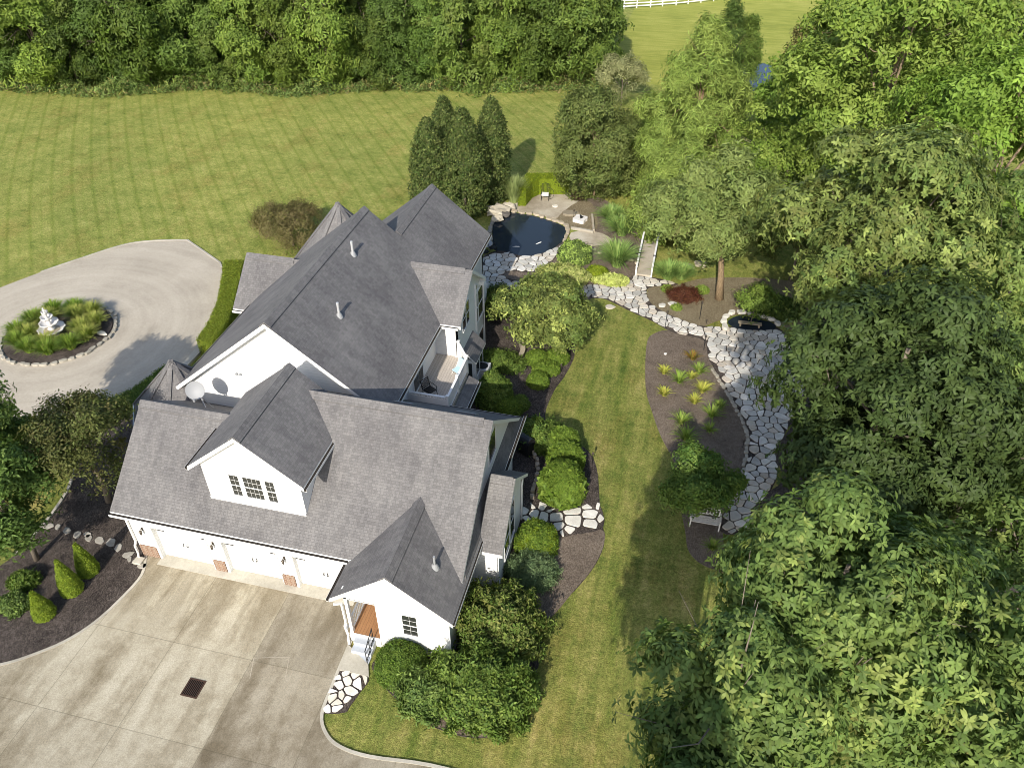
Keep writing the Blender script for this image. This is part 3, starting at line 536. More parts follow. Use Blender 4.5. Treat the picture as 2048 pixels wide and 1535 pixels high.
def gutter(parent, a, c, out, drop=.0):
    """open white gutter hung along a-c, out = unit vector away from the wall"""
    a, c = np.array(a, float), np.array(c, float); o = np.array([*out, 0.]); b = MB(); dz = np.array([0, 0, 1.])
    for f0, f1, z0, z1, mi in ((0, .015, -.13, -.02, 0), (.134, .14, -.13, .0, 0), (0, .14, -.145, -.125, 0), (.015, .134, -.124, -.012, 1)):
        b.prism([a + o * f0 + dz * z1, c + o * f0 + dz * z1, c + o * f1 + dz * z1, a + o * f1 + dz * z1], dz * (z0 - z1), mi)
    return b.build('gutter', ['trim', 'gutter_in'], parent)
def spout(parent, pts, w=.075): 
    b = MB()
    for p, q in zip(pts[:-1], pts[1:]): b.bar(p, q, w, w * 1.25)
    return b.build('downspout', 'trim', parent)
def window(parent, face, pos, a0, a1, z0, z1, nx=2, ny=2, fw=.055, mid=True, sub='pane'):
    ax, sg = face[0], 1 if face[1] == '+' else -1
    def bx(b, p0, p1, d0, d1, y0, y1, mi=0):
        (b.box(p0, pos + sg * d0, y0, p1, pos + sg * d1, y1, mi) if ax == 'y' else b.box(pos + sg * d0, p0, y0, pos + sg * d1, p1, y1, mi))
    b = MB(); bx(b, a0 - fw, a0, -.02, .04, z0 - fw, z1 + fw); bx(b, a1, a1 + fw, -.02, .04, z0 - fw, z1 + fw); bx(b, a0, a1, -.02, .04, z1, z1 + fw); bx(b, a0 - .03, a1 + .03, -.02, .07, z0 - fw, z0)
    for i in range(1, nx): x = a0 + (a1 - a0) * i / nx; bx(b, x - .0045, x + .0045, .0, .026, z0, z1)
    for i in range(1, ny):
        z = z0 + (z1 - z0) * i / ny; k = .022 if mid and i * 2 == ny else .0045; bx(b, a0, a1, .0, .03 + k * .4, z - k, z + k)
    w_ = b.build('window', 'trim', parent); g = MB(); bx(g, a0, a1, -.01, .022, z0, z1); g.build(sub, 'glass', w_); return w_
def wallpiece(b, poly, vec): return b.prism(poly, vec)

# garage: front wall with three recessed doors
ZE, RL, RR = 3.35, 3.58, 4.88
zl = ZE + K * (RL + .4); zr = ZE + K * (RR + .4)
b = MB(); DOORS = [(1.1, 3.86), (4.66, 7.36), (8.16, 10.86)]
b.box(0, 0, 2.25, 11.6, .22, 3.4)
for x0, x1 in ((0, 1.1), (3.86, 4.66), (7.36, 8.16), (10.86, 11.6)): b.box(x0, 0, 0, x1, .22, 2.25)
b.build('wall', 'siding', house)
b = MB(); b.box(0, .22, 0, .2, 9.8, 3.2); b.prism([(0, .22, 3.2), (0, RL, zl - .3), (0, 7.2, 3.2)], (.2, 0, 0)); b.box(.2, 9.6, 0, 15.85, 9.8, 3.3); b.build('wall', 'siding', house)
b = MB(); b.prism([(15.85, .0, 0), (15.85, .0, 3.2), (15.85, RR, zr - .22), (15.85, 9.8, 3.4), (15.85, 9.8, 0)], (-.2, 0, 0)); b.build('wall', 'siding', house)
b = MB(); b.prism([(5.45, RL, zl - .2), (5.45, RR, zr - .15), (5.45, RR + 1.7, zr - .15 - 1.7 * K), (5.45, RL + 1.9, zl - .2 - 1.9 * K)], (.12, 0, 0)); b.build('wall', 'siding', house)
for x0, x1 in DOORS:
    b = MB(); b.box(x0, .2, .06, x1, .25, 2.25)
    wd = (x1 - x0)
    for r_ in range(4):
        for c_ in range(4): b.box(x0 + wd * (c_ + .09) / 4, .185, .12 + r_ * .53, x0 + wd * (c_ + .91) / 4, .2, .12 + r_ * .53 + .42)
    d = b.build('garage_door', 'trim', house); mid = (x0 + x1) / 2
    for s in (-1, 1):
        MB().tube([(mid + s * .09, .19, 1.02), (mid + s * .09, .12, 1.06), (mid + s * .09, .12, 1.2), (mid + s * .09, .19, 1.24)], .018, 6).build('handle', 'black', d)
        e = x0 + .03 if s < 0 else x1 - .03; MB().box(e, .165, 1.86, e - s * .42, .184, 1.9).build('strap_hinge', 'black', d)
    b = MB(); b.box(x0 - .13, -.05, 0, x0, .0, 2.38); b.box(x1, -.05, 0, x1 + .02, .0, 2.25); b.box(x0, -.05, 2.25, x1 + .02, .0, 2.38); b.build('door_casing', 'trim', house)
for x0, x1 in ((.06, .96), (3.93, 4.5), (7.42, 8.0)): MB().box(x0, -.07, 0, x1, .01, .76).build('brick_base', 'brick', house)
for x in (.58, 4.2, 7.72):
    b = MB(); b.box(x - .045, -.03, 1.9, x + .045, .0, 2.08); b.tube([(x, -.02, 2.02), (x, -.1, 2.08), (x, -.17, 2.03)], .015, 6); b.lathe([(.0, .04), (.04, .02), (.08, -.03), (.07, -.04)], 8, (x, -.17, 2.0)); b.lathe([(.065, 0), (.045, -.2), (.0, -.23)], 8, (x, -.17, 1.97)); l = b.build('wall_lantern', 'bronze', house)
    MB().lathe([(.06, -.03), (.047, -.16)], 8, (x, -.17, 1.975)).build('lantern_glass', 'galv', l)
# garage roofs
JX = 5.6
rf = slab([(-.36, -.4, ZE), (JX, -.4, ZE), (JX, RL, zl), (-.36, RL, zl)]); cap(rf, (-.36, RL, zl), (JX - 1.2, RL, zl))
slab([(-.36, RL, zl), (JX, RL, zl), (JX, 7.45, zl - K * (7.45 - RL)), (-.36, 7.45, zl - K * (7.45 - RL))])
rf = slab([(JX, -.4, ZE), (16.15, -.4, ZE), (16.15, RR, zr), (JX, RR, zr)]); cap(rf, (JX + 2, RR, zr), (15.75, RR, zr))
rb = slab([(JX, RR, zr), (16.15, RR, zr), (16.15, 10.16, ZE), (JX, 10.16, ZE)])
for x in (11.0, 14.0): MB().prism([(x, 6.2, zr - K * (6.2 - RR) + .1), (x + .95, 6.2, zr - K * (6.2 - RR) + .1), (x + .95, 6.75, zr - K * (6.75 - RR) + .1), (x, 6.75, zr - K * (6.75 - RR) + .1)], (0, 0, -.12)).build('roof_vent', 'gray_metal', rb)
gutter(house, (-.36, -.4, ZE - .06), (11.1, -.4, ZE - .06), (0, -1)); gutter(house, (10.2, 10.16, ZE - .06), (16.15, 10.16, ZE - .06), (0, 1))
spout(house, [(-.22, -.46, 3.2), (-.06, -.2, 2.9), (-.05, -.06, 2.75), (-.05, -.06, 1.0), (-.05, -.2, .85), (-.05, -.2, .45), (.0, -.32, .1)])
MB().box(-.12, -.66, .0, .3, -.28, .16).build('splash_block', 'kerb', house)
MB().prism([(-.3, RL, zl - .42), (-.3, -.3, ZE - .18), (-.3, -.3, ZE - .05), (-.3, RL, zl - .25)], (.04, 0, 0)).build('barge_board', 'trim', house)
# pent roof along the right gable
slab([(15.85, .65, 4.12), (16.24, -.2, 3.26), (16.24, 10.3, 3.26), (15.85, 9.15, 4.12)], t=.12)
gutter(house, (16.24, -2.25, 3.14), (16.24, 2.1, 3.14), (1, 0)); gutter(house, (16.24, 6.4, 3.22), (16.24, 10.5, 3.22), (1, 0))
window(house, 'x+', 15.85, 5.05, 6.2, 4.75, 6.25, 1, 1)
# dormer over the garage doors
zd = 8.6; xd = 6.58; ze = zd - K * 2.66
b = MB(); zf = ZE + K * (.75 + .4)
b.prism([(4.3, .75, zf - .3), (8.86, .75, zf - .3), (8.86, .75, ze + .2), (xd, .75, zd - .2), (4.3, .75, ze + .2)], (0, .15, 0)); b.box(4.3, .9, zf - .4, 4.42, 4.2, ze + .1); b.box(8.74, .9, zf - .4, 8.86, 4.2, ze + .1); b.prism([(4.3, 5.3, 6.0), (8.86, 5.3, 6.0), (8.86, 5.3, ze + .2), (xd, 5.3, zd - .2), (4.3, 5.3, ze + .2)], (0, .1, 0))
dm = b.build('dormer', 'siding', house)
r1 = slab([(xd, .38, zd), (xd, 5.45, zd), (xd - 2.66, 5.45, ze), (xd - 2.66, .38, ze)], t=.22, parent=dm); slab([(xd, .38, zd), (xd + 2.66, .38, ze), (xd + 2.66, 5.45, ze), (xd, 5.45, zd)], t=.22, parent=dm); cap(dm, (xd, .4, zd), (xd, 5.45, zd), K, 'y')
gutter(dm, (xd + 2.66, .38, ze - .06), (xd + 2.66, 3.3, ze - .06), (1, 0)); gutter(dm, (xd - 2.66, .38, ze - .06), (xd - 2.66, 2.9, ze - .06), (-1, 0))
MB().box(4.3, .7, zf - .04, 8.86, .75, zf + .1).build('flashing_board', 'trim', dm)
for a0, a1, nx in ((5.56, 5.98, 2), (6.2, 7.02, 4), (7.24, 7.64, 2)): window(dm, 'y-', .75, a0, a1, 4.78, 6.0, nx, 4)
# small porch wing at the right
zp, xp, kp = 5.28, 13.68, .8; zpe = zp - kp * 2.62
r1 = slab([(xp, -2.32, zp), (xp, 2.6, zp), (xp - 2.62, 2.6, zpe), (xp - 2.62, -2.32, zpe)], t=.22); slab([(xp, -2.32, zp), (xp + 2.62, -2.32, zpe), (xp + 2.62, 2.6, zpe), (xp, 2.6, zp)], t=.22); cap(r1, (xp, -2.3, zp), (xp, 2.2, zp), kp, 'y')
gutter(house, (xp - 2.62, -2.32, zpe - .06), (xp - 2.62, -.5, zpe - .06), (-1, 0))
b = MB(); b.box(12.88, -2, 0, 16.0, -1.85, 2.95); b.prism([(11.5, -2, 2.95), (16.0, -2, 2.95), (16.0, -2, zpe + .2), (xp, -2, zp - .22), (11.5, -2, zpe + .36)], (0, .15, 0)); b.box(12.88, -1.85, 0, 13.0, 0, 3.1); b.box(15.85, -1.85, 0, 16.0, 0, 3.1); b.build('wall', 'siding', house)
window(house, 'y-', -2, 14.03, 14.64, 1.36, 2.68, 2, 4); MB().box(15.5, -2.06, .3, 16.06, -2.0, 3.0).build('corner_board', 'trim', house)
MB().box(11.55, -2.0, .42, 12.88, 0, .55).build('porch_floor', 'porch_boards', house); MB().box(11.5, -2.06, .0, 12.9, -2.0, .56).build('porch_fascia', 'trim', house)
MB().box(11.5, -2.0, 2.9, 12.88, -.05, 2.98).build('porch_ceiling', 'trim', house)
b = MB(); b.box(11.52, -2.0, .55, 11.66, -1.86, 3.0); b.build('porch_post', 'trim', house)
b = MB(); b.box(11.55, -1.86, 1.4, 11.63, 0, 1.47); b.box(11.56, -1.86, .66, 11.62, 0, .72)
for i in range(12): b.box(11.575, -1.76 + i * .145, .72, 11.605, -1.73 + i * .145, 1.4)
b.build('porch_railing', 'trim', house)
b = MB()
for i in range(3): b.box(11.78, -2.06 - .3 * (i + 1), 0, 12.66, -2.06 - .3 * i - .0, .56 - .17 * (i + 1) + .02)
st = b.build('porch_steps', 'stepwhite', house)
for i in range(3): MB().box(11.77, -2.05 - .3 * (i + 1), .56 - .17 * (i + 1) + .02, 12.67, -2.05 - .3 * i - .01, .56 - .17 * (i + 1) + .045).build('tread', 'stepgray', st)
b = MB(); A0, A1 = (12.6, -2.12, .45), (12.6, -2.95, .06)
for f in (0, .5, 1): p = [A0[k] + (A1[k] - A0[k]) * f for k in range(3)]; b.tube([p, (p[0], p[1], p[2] + .92)], .02, 6)
for z in (.15, .88): b.tube([(12.6, -2.12, .45 + z), (12.6, -2.95, .06 + z)], .02, 6)
for i in range(1, 8): f = i / 8; b.tube([(12.6, -2.12 - .83 * f, .6 - .39 * f), (12.6, -2.12 - .83 * f, 1.33 - .39 * f)], .01, 5)
b.build('step_railing', 'black', st)
spout(house, [(11.2, -2.28, 2.82), (11.45, -2.1, 2.7), (11.45, -2.08, 1.3), (11.38, -2.12, 1.1), (11.42, -2.08, .4), (11.5, -2.3, .1)]); MB().box(11.36, -2.14, .95, 11.5, -2.0, 1.12).build('outlet_box', 'gray_metal', house)
# sunroom
b = MB(); b.box(15.85, 2.05, 0, 17.05, 2.2, 2.9); b.box(16.9, 2.2, 0, 17.05, 6.2, 2.9); b.box(15.85, 6.2, 0, 17.05, 6.35, 2.9); b.prism([(17.05, 2.05, 2.9), (17.05, 6.35, 2.9), (17.05, 4.2, 4.85)], (-.15, 0, 0)); b.build('wall', 'siding', house)
r1 = slab([(16.15, 1.74, 2.82), (17.3, 1.74, 2.82), (17.3, 4.2, 5.1), (16.15, 4.2, 5.1)]); cap(r1, (16.2, 4.2, 5.1), (17.2, 4.2, 5.1), .92); slab([(16.15, 4.2, 5.1), (17.3, 4.2, 5.1), (17.3, 6.75, 2.95), (16.15, 6.75, 2.95)])
window(house, 'x+', 17.05, 3.0, 3.9, .9, 2.9, 1, 2); window(house, 'x+', 17.05, 4.1, 4.9, .9, 3.2, 1, 2)
spout(house, [(17.12, 6.45, 2.8), (17.12, 6.3, 2.5), (17.12, 6.3, .1)]); spout(house, [(16.98, 1.98, 2.7), (16.98, 1.98, .1)], .05)
# main house
xm, zm, km = 5.02, 9.78, .81
def zR(x): return zm - km * (x - xm)
def zL(x): return zm - km * (xm - x)
r1 = slab([(xm, 6.5, zm), (10.55, 6.5, zR(10.55)), (10.55, 25.3, zR(10.55)), (6.78, 25.3, zR(6.78)), (6.78, 18.62, zR(6.78)), (xm, 18.62, zm)], t=.24); cap(r1, (xm, 6.55, zm), (xm, 18.6, zm), km, 'y'); cap(r1, (6.78, 18.7, zR(6.78)), (6.78, 25.25, zR(6.78)), km, 'y')
slab([(xm, 6.5, zm), (xm, 18.62, zm), (-.85, 18.62, zL(-.85)), (-.85, 6.5, zL(-.85))], t=.24); slab([(6.78, 18.3, zR(6.78)), (6.78, 25.3, zR(6.78)), (3.0, 25.3, zR(6.78) - 3.78 * km), (3.0, 18.3, zR(6.78) - 3.78 * km)], t=.24)
for p in ((6.94, 10.06), (5.91, 14.56)):
    b = MB(); z0 = zR(p[0]); b.tube([(p[0], p[1], z0 - .1), (p[0], p[1], z0 + .72)], .065, 10); b.lathe([(.075, .7), (.07, .76), (0, .78)], 10, (p[0], p[1], z0)); v_ = b.build('vent_pipe', 'galv', house)
    MB().lathe([(.2, -.1), (.14, .08), (.085, .2)], 12, (p[0], p[1], z0)).build('pipe_flashing', 'gray_metal', v_)
b = MB(); p = (15.05, -.5); z0 = zp - kp * (p[0] - xp); b.tube([(p[0], p[1], z0 - .1), (p[0], p[1], z0 + .62)], .05, 10); v_ = b.build('vent_pipe', 'gray_metal', house); MB().lathe([(.2, -.1), (.14, .08), (.085, .2)], 12, (p[0], p[1], z0)).build('pipe_flashing', 'gray_metal', v_)
gutter(house, (10.55, 7.6, zR(10.55) - .06), (10.55, 14.5, zR(10.55) - .06), (1, 0)); gutter(house, (10.55, 19.9, zR(10.55) - .06), (10.55, 25.3, zR(10.55) - .06), (1, 0)); gutter(house, (-.85, 6.5, zL(-.85) - .06), (-.85, 14.3, zL(-.85) - .06), (-1, 0))
b = MB(); b.prism([(-.3, 6.9, 0), (10.1, 6.9, 0), (10.1, 6.9, zR(10.1) - .22), (xm, 6.9, zm - .25), (-.3, 6.9, zL(-.3) - .22)], (0, .2, 0)); b.build('wall', 'siding', house)
b = MB(); b.box(9.9, 7.1, 0, 10.1, 25.0, zR(10.1) - .2); b.box(-.3, 7.1, 0, -.1, 18.4, zL(-.3) - .2); b.prism([(-.3, 18.4, 0), (10.1, 18.4, 0), (10.1, 18.4, 5.3), (xm, 18.4, zm - .25), (-.3, 18.4, 5.1)], (0, -.2, 0)); b.prism([(3.3, 25.0, 0), (10.1, 25.0, 0), (10.1, 25.0, 5.3), (6.78, 25.0, zR(6.78) - .25), (3.3, 25.0, 5.4)], (0, -.2, 0)); b.box(3.3, 18.4, 0, 3.5, 24.8, 5.3); b.build('wall', 'siding', house)
for x in (2.62, 2.82): MB().tube([(x, 6.8, 6.22), (x, 6.9, 6.22)], .06, 10).build('wall_vent', 'gray_metal', house)
# cross gable towards the garden
r1 = slab([(7.2, 17.25, 7.34), (11.72, 17.25, 7.34), (11.72, 14.55, 5.3), (7.2, 14.55, 5.3)]); cap(r1, (8.1, 17.25, 7.34), (11.3, 17.25, 7.34), .755); slab([(7.2, 17.25, 7.34), (11.72, 17.25, 7.34), (11.72, 19.95, 5.3), (7.2, 19.95, 5.3)])
b = MB(); b.box(10.1, 14.85, 0, 11.4, 15.0, 5.3); b.prism([(11.4, 14.85, 0), (11.4, 20.3, 0), (11.4, 20.3, 5.0), (11.4, 19.7, 5.35), (11.4, 17.25, 7.15), (11.4, 14.85, 5.35)], (-.15, 0, 0)); b.box(10.1, 20.15, 0, 11.4, 20.3, 5.0); b.build('wall', 'siding', house)
MB().box(11.4, 18.5, 0, 11.5, 18.58, 5.6).build('corner_board', 'trim', house)
window(house, 'x+', 11.4, 15.9, 16.5, 4.0, 5.45, 1, 2); window(house, 'x+', 11.4, 16.62, 17.2, 4.0, 5.45, 1, 2); window(house, 'x+', 11.4, 18.72, 18.98, 2.75, 4.75, 1, 2); window(house, 'x+', 11.4, 19.12, 20.15, 2.75, 4.75, 1, 2); window(house, 'x+', 11.4, 19.1, 20.05, .5, 1.65, 1, 1); window(house, 'x+', 11.4, 18.75, 18.95, 5.05, 5.35, 1, 1)
gutter(house, (10.55, 14.55, 5.24), (11.6, 14.55, 5.24), (0, -1)); spout(house, [(11.55, 14.5, 5.15), (11.3, 14.8, 4.9), (11.3, 14.78, 3.0)]); spout(house, [(11.55, 20.0, 5.1), (11.46, 20.25, 4.9), (11.46, 20.25, .1)], .06); MB().box(11.4, 19.45, 5.0, 11.7, 19.9, 5.2).build('eave_return', 'trim', house)
# bay with its little shed roof
slab([(11.4, 15.7, 2.8), (12.2, 15.7, 2.02), (12.2, 17.85, 2.02), (11.4, 17.85, 2.8)], t=.1); b = MB(); b.box(11.4, 15.85, 0, 12.05, 17.7, 2.05); b.build('bay', 'siding', house); window(house, 'x+', 12.05, 16.05, 16.75, .75, 1.85, 1, 1); window(house, 'x+', 12.05, 16.85, 17.5, .75, 1.85, 1, 1); window(house, 'y-', 15.85, 11.55, 11.9, .75, 1.85, 1, 1)
# rear deck over the lower storey
MB().prism([(10.1, 10.0, 3.0), (12.35, 10.0, 3.0), (12.35, 13.6, 3.0), (11.5, 14.85, 3.0), (10.1, 14.85, 3.0)], (0, 0, -.16)).build('deck_floor', 'deck_boards', house)
b = MB(); b.prism([(10.1, 10.05, 2.84), (12.25, 10.05, 2.84), (12.25, 13.55, 2.84), (11.45, 14.8, 2.84), (10.1, 14.8, 2.84)], (0, 0, -2.84)); b.build('wall', 'siding', house)
slab([(12.36, 9.95, 2.78), (12.95, 9.95, 2.5), (12.95, 13.6, 2.5), (12.36, 13.6, 2.78)], t=.08); gutter(house, (12.95, 9.95, 2.46), (12.95, 13.6, 2.46), (1, 0)); window(house, 'x+', 12.25, 10.6, 11.5, .9, 2.2, 1, 1); window(house, 'x+', 12.25, 12.2, 13.1, .9, 2.2, 1, 1)
b = MB(); RP = [(10.14, 10.06), (12.29, 10.06), (12.29, 13.58), (11.46, 14.8)]
for (xa, ya), (xb, yb) in zip(RP[:-1], RP[1:]):
    b.bar((xa, ya, 4.0), (xb, yb, 4.0), .13, .06); b.bar((xa, ya, 3.12), (xb, yb, 3.12), .06, .06); L = math.hypot(xb - xa, yb - ya); k = int(L / .15)
    for i in range(1, k): f = i / k; x, y = xa + (xb - xa) * f, ya + (yb - ya) * f; b.box(x - .018, y - .018, 3.12, x + .018, y + .018, 3.98)
for x, y in RP + [(12.29, 11.8)]: b.box(x - .07, y - .07, 2.9, x + .07, y + .07, 4.1); b.box(x - .09, y - .09, 4.1, x + .09, y + .09, 4.14)
b.build('deck_railing', 'trim', house)
MB().box(10.1, 10.0, 3.0, 12.3, 10.03, 3.9).build('deck_screen', 'trim', house)
w_ = window(house, 'x+', 10.1, 11.0, 11.7, 3.08, 5.0, 1, 1); window(house, 'x+', 10.1, 11.76, 12.46, 3.08, 5.0, 1, 1)
b = MB(); b.box(10.1, 13.2, 4.45, 10.22, 13.32, 4.7); b.lathe([(.09, 0), (.06, -.2), (0, -.22)], 8, (10.25, 13.26, 4.7)); b.build('wall_lantern', 'bronze', house)
# balcony of the far wing
MB().box(10.1, 20.35, 2.85, 11.3, 21.5, 3.0).build('balcony_floor', 'deck_boards', house); b = MB(); b.box(11.2, 20.35, 2.7, 11.3, 21.4, 4.0); b.box(10.1, 21.4, 2.7, 11.3, 21.5, 4.0); b.build('balcony_parapet', 'siding', house)
MB().box(11.18, 20.32, 0, 11.36, 20.5, 5.1).build('balcony_post', 'trim', house); MB().box(10.6, 20.36, 5.0, 11.18, 20.5, 5.12).build('balcony_beam', 'trim', house)
for yy in (20.75, 21.1):
    b = MB(); b.tube([(10.9, yy, 3.9), (10.9, yy + .15, 4.25), (10.9, yy + .3, 3.9)], .03, 6); b.build('balcony_scroll', 'black', house)
# left wing gable
r1 = slab([(2.0, 17.0, 6.72), (-2.2, 17.0, 6.72), (-2.2, 14.4, 4.46), (2.0, 14.4, 4.46)]); cap(r1, (.9, 17.0, 6.72), (-2.15, 17.0, 6.72), .87); slab([(2.0, 17.0, 6.72), (-2.2, 17.0, 6.72), (-2.2, 19.6, 4.46), (2.0, 19.6, 4.46)])
b = MB(); b.prism([(-1.9, 14.75, 0), (-1.9, 19.25, 0), (-1.9, 19.25, 4.5), (-1.9, 17, 6.5), (-1.9, 14.75, 4.5)], (.15, 0, 0)); b.box(-1.75, 14.75, 0, 0, 14.9, 4.5); b.box(-1.75, 19.1, 0, 0, 19.25, 4.5); b.build('wall', 'siding', house)
gutter(house, (-2.2, 14.4, 4.4), (-.9, 14.4, 4.4), (0, -1)); window(house, 'x-', -1.9, 16.4, 17.6, 1.2, 2.8, 2, 2)
# front walk overhang
slab([(-.3, 8.6, 3.55), (-1.5, 8.6, 3.2), (-1.5, 14.5, 3.2), (-.3, 14.5, 3.55)], t=.12)
# turrets
def turret(cx, cy, ztop, zeave, rad, wallr, rot=0.0, n=8):
    P = [(cx + rad * math.cos(rot + 2 * math.pi * i / n), cy + rad * math.sin(rot + 2 * math.pi * i / n), zeave) for i in range(n)]; b = MB()
    for i in range(n): b.add([P[i], P[(i + 1) % n], (cx, cy, ztop)], [(0, 1, 2)])
    b.add(P, [tuple(range(n - 1, -1, -1))], 1); ro = b.build('turret_roof', ['shingle', 'trim'], house); b = MB()
    for p in P: q = np.array(p); t_ = np.array((cx, cy, ztop)); b.bar(q + [0, 0, .02], t_ + [0, 0, .02], .26, .05)
    b.build('ridge_cap', 'shingle', ro); b = MB()
    for i in range(n): a_, c_ = np.array(P[i]), np.array(P[(i + 1) % n]); b.bar(a_ - [0, 0, .06], c_ - [0, 0, .06], .13, .12)
    b.build('gutter', 'trim', ro); b = MB(); b.prism([(cx + wallr * math.cos(rot + 2 * math.pi * i / n), cy + wallr * math.sin(rot + 2 * math.pi * i / n), zeave) for i in range(n)], (0, 0, -zeave)); b.build('turret', 'siding', house)
turret(-1.35, 7.3, 5.98, 3.1, 2.75, 2.35, R(12)); turret(2.35, 20.6, 8.75, 5.0, 3.3, 2.9, R(22.5))
# satellite dish standing on the rear slope of the left garage roof
sd = thing('satellite_dish', 'gray round satellite dish on a tripod mast in front of the white gable wall', 'satellite dish', (1.5, 5.3, zl - K * (5.3 - RL)))
b = MB(); b.tube([(0, 0, -.1), (0, 0, .8)], .03, 8); b.tube([(0, 0, .5), (.35, -.3, .15)], .015, 6); b.tube([(0, 0, .5), (.35, .3, -.35)], .015, 6); b.build('mast', 'galv', sd)
b = MB(); prof = [(r_, .55 * r_ * r_) for r_ in (0, .1, .2, .3, .38, .45)]; b.lathe(prof, 28); b.lathe([(r_, z_ - .015) for r_, z_ in prof], 28); d_ = b.build('reflector', 'gray_metal', sd, True); d_.location = (-.12, -.08, 1.05); d_.rotation_euler = (R(62), 0, R(22))
b = MB(); b.tube([(-.1, -.1, .62), (.12, -.62, .9)], .014, 6); b.box(.07, -.7, .86, .17, -.58, .98); b.build('feed_arm', 'gray_metal', sd)
# ------------------------------------------------------------------ plants
GMID = [(.05, .085, .02), (.075, .115, .028), (.1, .135, .035)]
GBIG = [(.05, .082, .026), (.08, .12, .038), (.115, .155, .052)]
GTIP = [(.155, .185, .065), (.13, .165, .055)]
GLOC = [(.08, .13, .026), (.11, .16, .034), (.15, .185, .05)]
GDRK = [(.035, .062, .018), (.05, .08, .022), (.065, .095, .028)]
GOLV = [(.085, .1, .035), (.12, .125, .045), (.1, .12, .04)]
GBRN = [(.11, .1, .045), (.15, .12, .055), (.08, .09, .035)]
GFEA = [(.14, .19, .05), (.18, .22, .07), (.11, .16, .045)]
GCLIP = [(.06, .1, .018), (.09, .14, .025), (.12, .165, .032)]
GGOLD = [(.11, .15, .014), (.17, .2, .018), (.085, .125, .014)]
GGRASS = [(.1, .16, .03), (.14, .2, .045), (.2, .23, .07)]
def T(nm, label, px, zc, rad, cols, seed, cat='tree', **kw): return tree(nm, label, cat, G(px[0], px[1], zc), zc, rad, cols, seed, **kw)
# --- big-leaved trees close to the camera
BL = dict(ptip=.14, per=7, L=.23, W=.085, spread=.04, jit=.13, nj=.2, wps=9, sg=.34, zlo=-.85, tipcols=GTIP, fold=-1)
NEAR = 'big-leaved trees along the right side'
T('broadleaf_tree', 'large-leaved tree hiding the lower end of the flagstone path', (1668, 1225), 12.0, (2.9, 2.9, 3.8), GBIG, 11, nl=30, nc=6000, r0=.22, group=NEAR, **BL)
T('broadleaf_tree', 'big-leaved tree rising from the bottom edge beside the open lawn', (1468, 1445), 11.8, (2.1, 2.2, 3.1), GBIG, 12, nl=24, nc=4000, r0=.18, group=NEAR, **BL)
T('broadleaf_tree', 'tall big-leaved tree filling the bottom right, brightest yellow-green leaf clusters', (1850, 1370), 10.5, (4.0, 3.9, 4.0), GBIG, 13, nl=30, nc=6600, r0=.25, group=NEAR, **BL)
T('broadleaf_tree', 'big-leaved tree at the right edge with bare gray dead branches below it', (2000, 860), 9.5, (3.5, 3.6, 4.2), GBIG, 14, nl=24, nc=5000, r0=.22, group=NEAR, **BL)
T('broadleaf_tree', 'big-leaved tree cut by the right edge below the one with dead branches', (2060, 1180), 9.0, (3.4, 3.4, 4.0), GBIG, 15, nl=24, nc=5000, r0=.22, group=NEAR, **BL)
T('broadleaf_tree', 'big-leaved tree with shade-darkened leaf colour overhanging the wide flagstone terrace', (1775, 815), 12.0, (4.2, 4.0, 4.8), [(.03, .048, .018), (.045, .066, .023)], 16, nl=36, nc=8500, r0=.3, group=NEAR, per=7, L=.26, W=.095, spread=.05, jit=.15, nj=.22, wps=9, sg=.36, fold=-1, zlo=-.9)  # leaf colours lowered to stand in for the shade of neighbouring trees
T('broadleaf_tree', 'tall sunlit tree with olive leaf clusters behind the terrace tree', (1770, 470), 12.0, (5.2, 4.8, 5.4), GOLV + GBIG, 17, nl=36, nc=8500, r0=.32, group=NEAR, per=7, L=.27, W=.1, spread=.05, jit=.15, nj=.22, wps=9, sg=.36, tipcols=GTIP, fold=-1, zlo=-.85)
T('broadleaf_tree', 'tree at the right edge with dense leaves above the dead branches', (2030, 560), 10.5, (4.2, 4.2, 5.0), GBIG, 18, nl=28, nc=7000, r0=.28, group=NEAR, per=7, L=.27, W=.1, spread=.05, jit=.15, nj=.22, wps=9, sg=.36, tipcols=GTIP, fold=-1, zlo=-.85)
tree('broadleaf_tree', 'slim big-leaved tree just below the lower edge, shading the lawn strip', 'tree', (24.1, -14.3), 13.2, (1.05, 1.1, 5.2), GBIG, 19, nl=26, nc=5200, r0=.1, group=NEAR, **BL)
T('broadleaf_tree', 'tree beyond the left edge shading the round drive', (-128, 805), 7.5, (3.1, 2.6, 2.4), GBIG, 20, nl=18, nc=2600, r0=.2, per=6, L=.26, W=.11)
b = MB(); rr = np.random.default_rng(5); root = np.array([*G(1975, 770, 8.0), 8.0]); hub = np.array([*G(1945, 745, 8.4), 8.4]); b.tube([root, hub], [.07, .05], 6)
for q in range(9):
    e = np.array([*G(1945 + rr.uniform(-50, 35), 735 + rr.uniform(-55, 40), 8.4), 8.4 + rr.uniform(-.6, .9)]); m1 = (hub + e) / 2 + rdir(1, rr)[0] * .2; b.tube([hub, m1, e], [.04, .025, .012], 5)
    for _ in range(3): b.tube([m1 + (e - m1) * rr.random(), e + rdir(1, rr)[0] * .45], [.016, .006], 4)
dbr = b.build('dead_branch', 'bark', bpy.data.objects['broadleaf_tree.003'], True); dbr.color = (2.2, 2.1, 2.1, 1); dbr.location = -dbr.parent.location; dbr['label'] = 'bare gray dead branch'
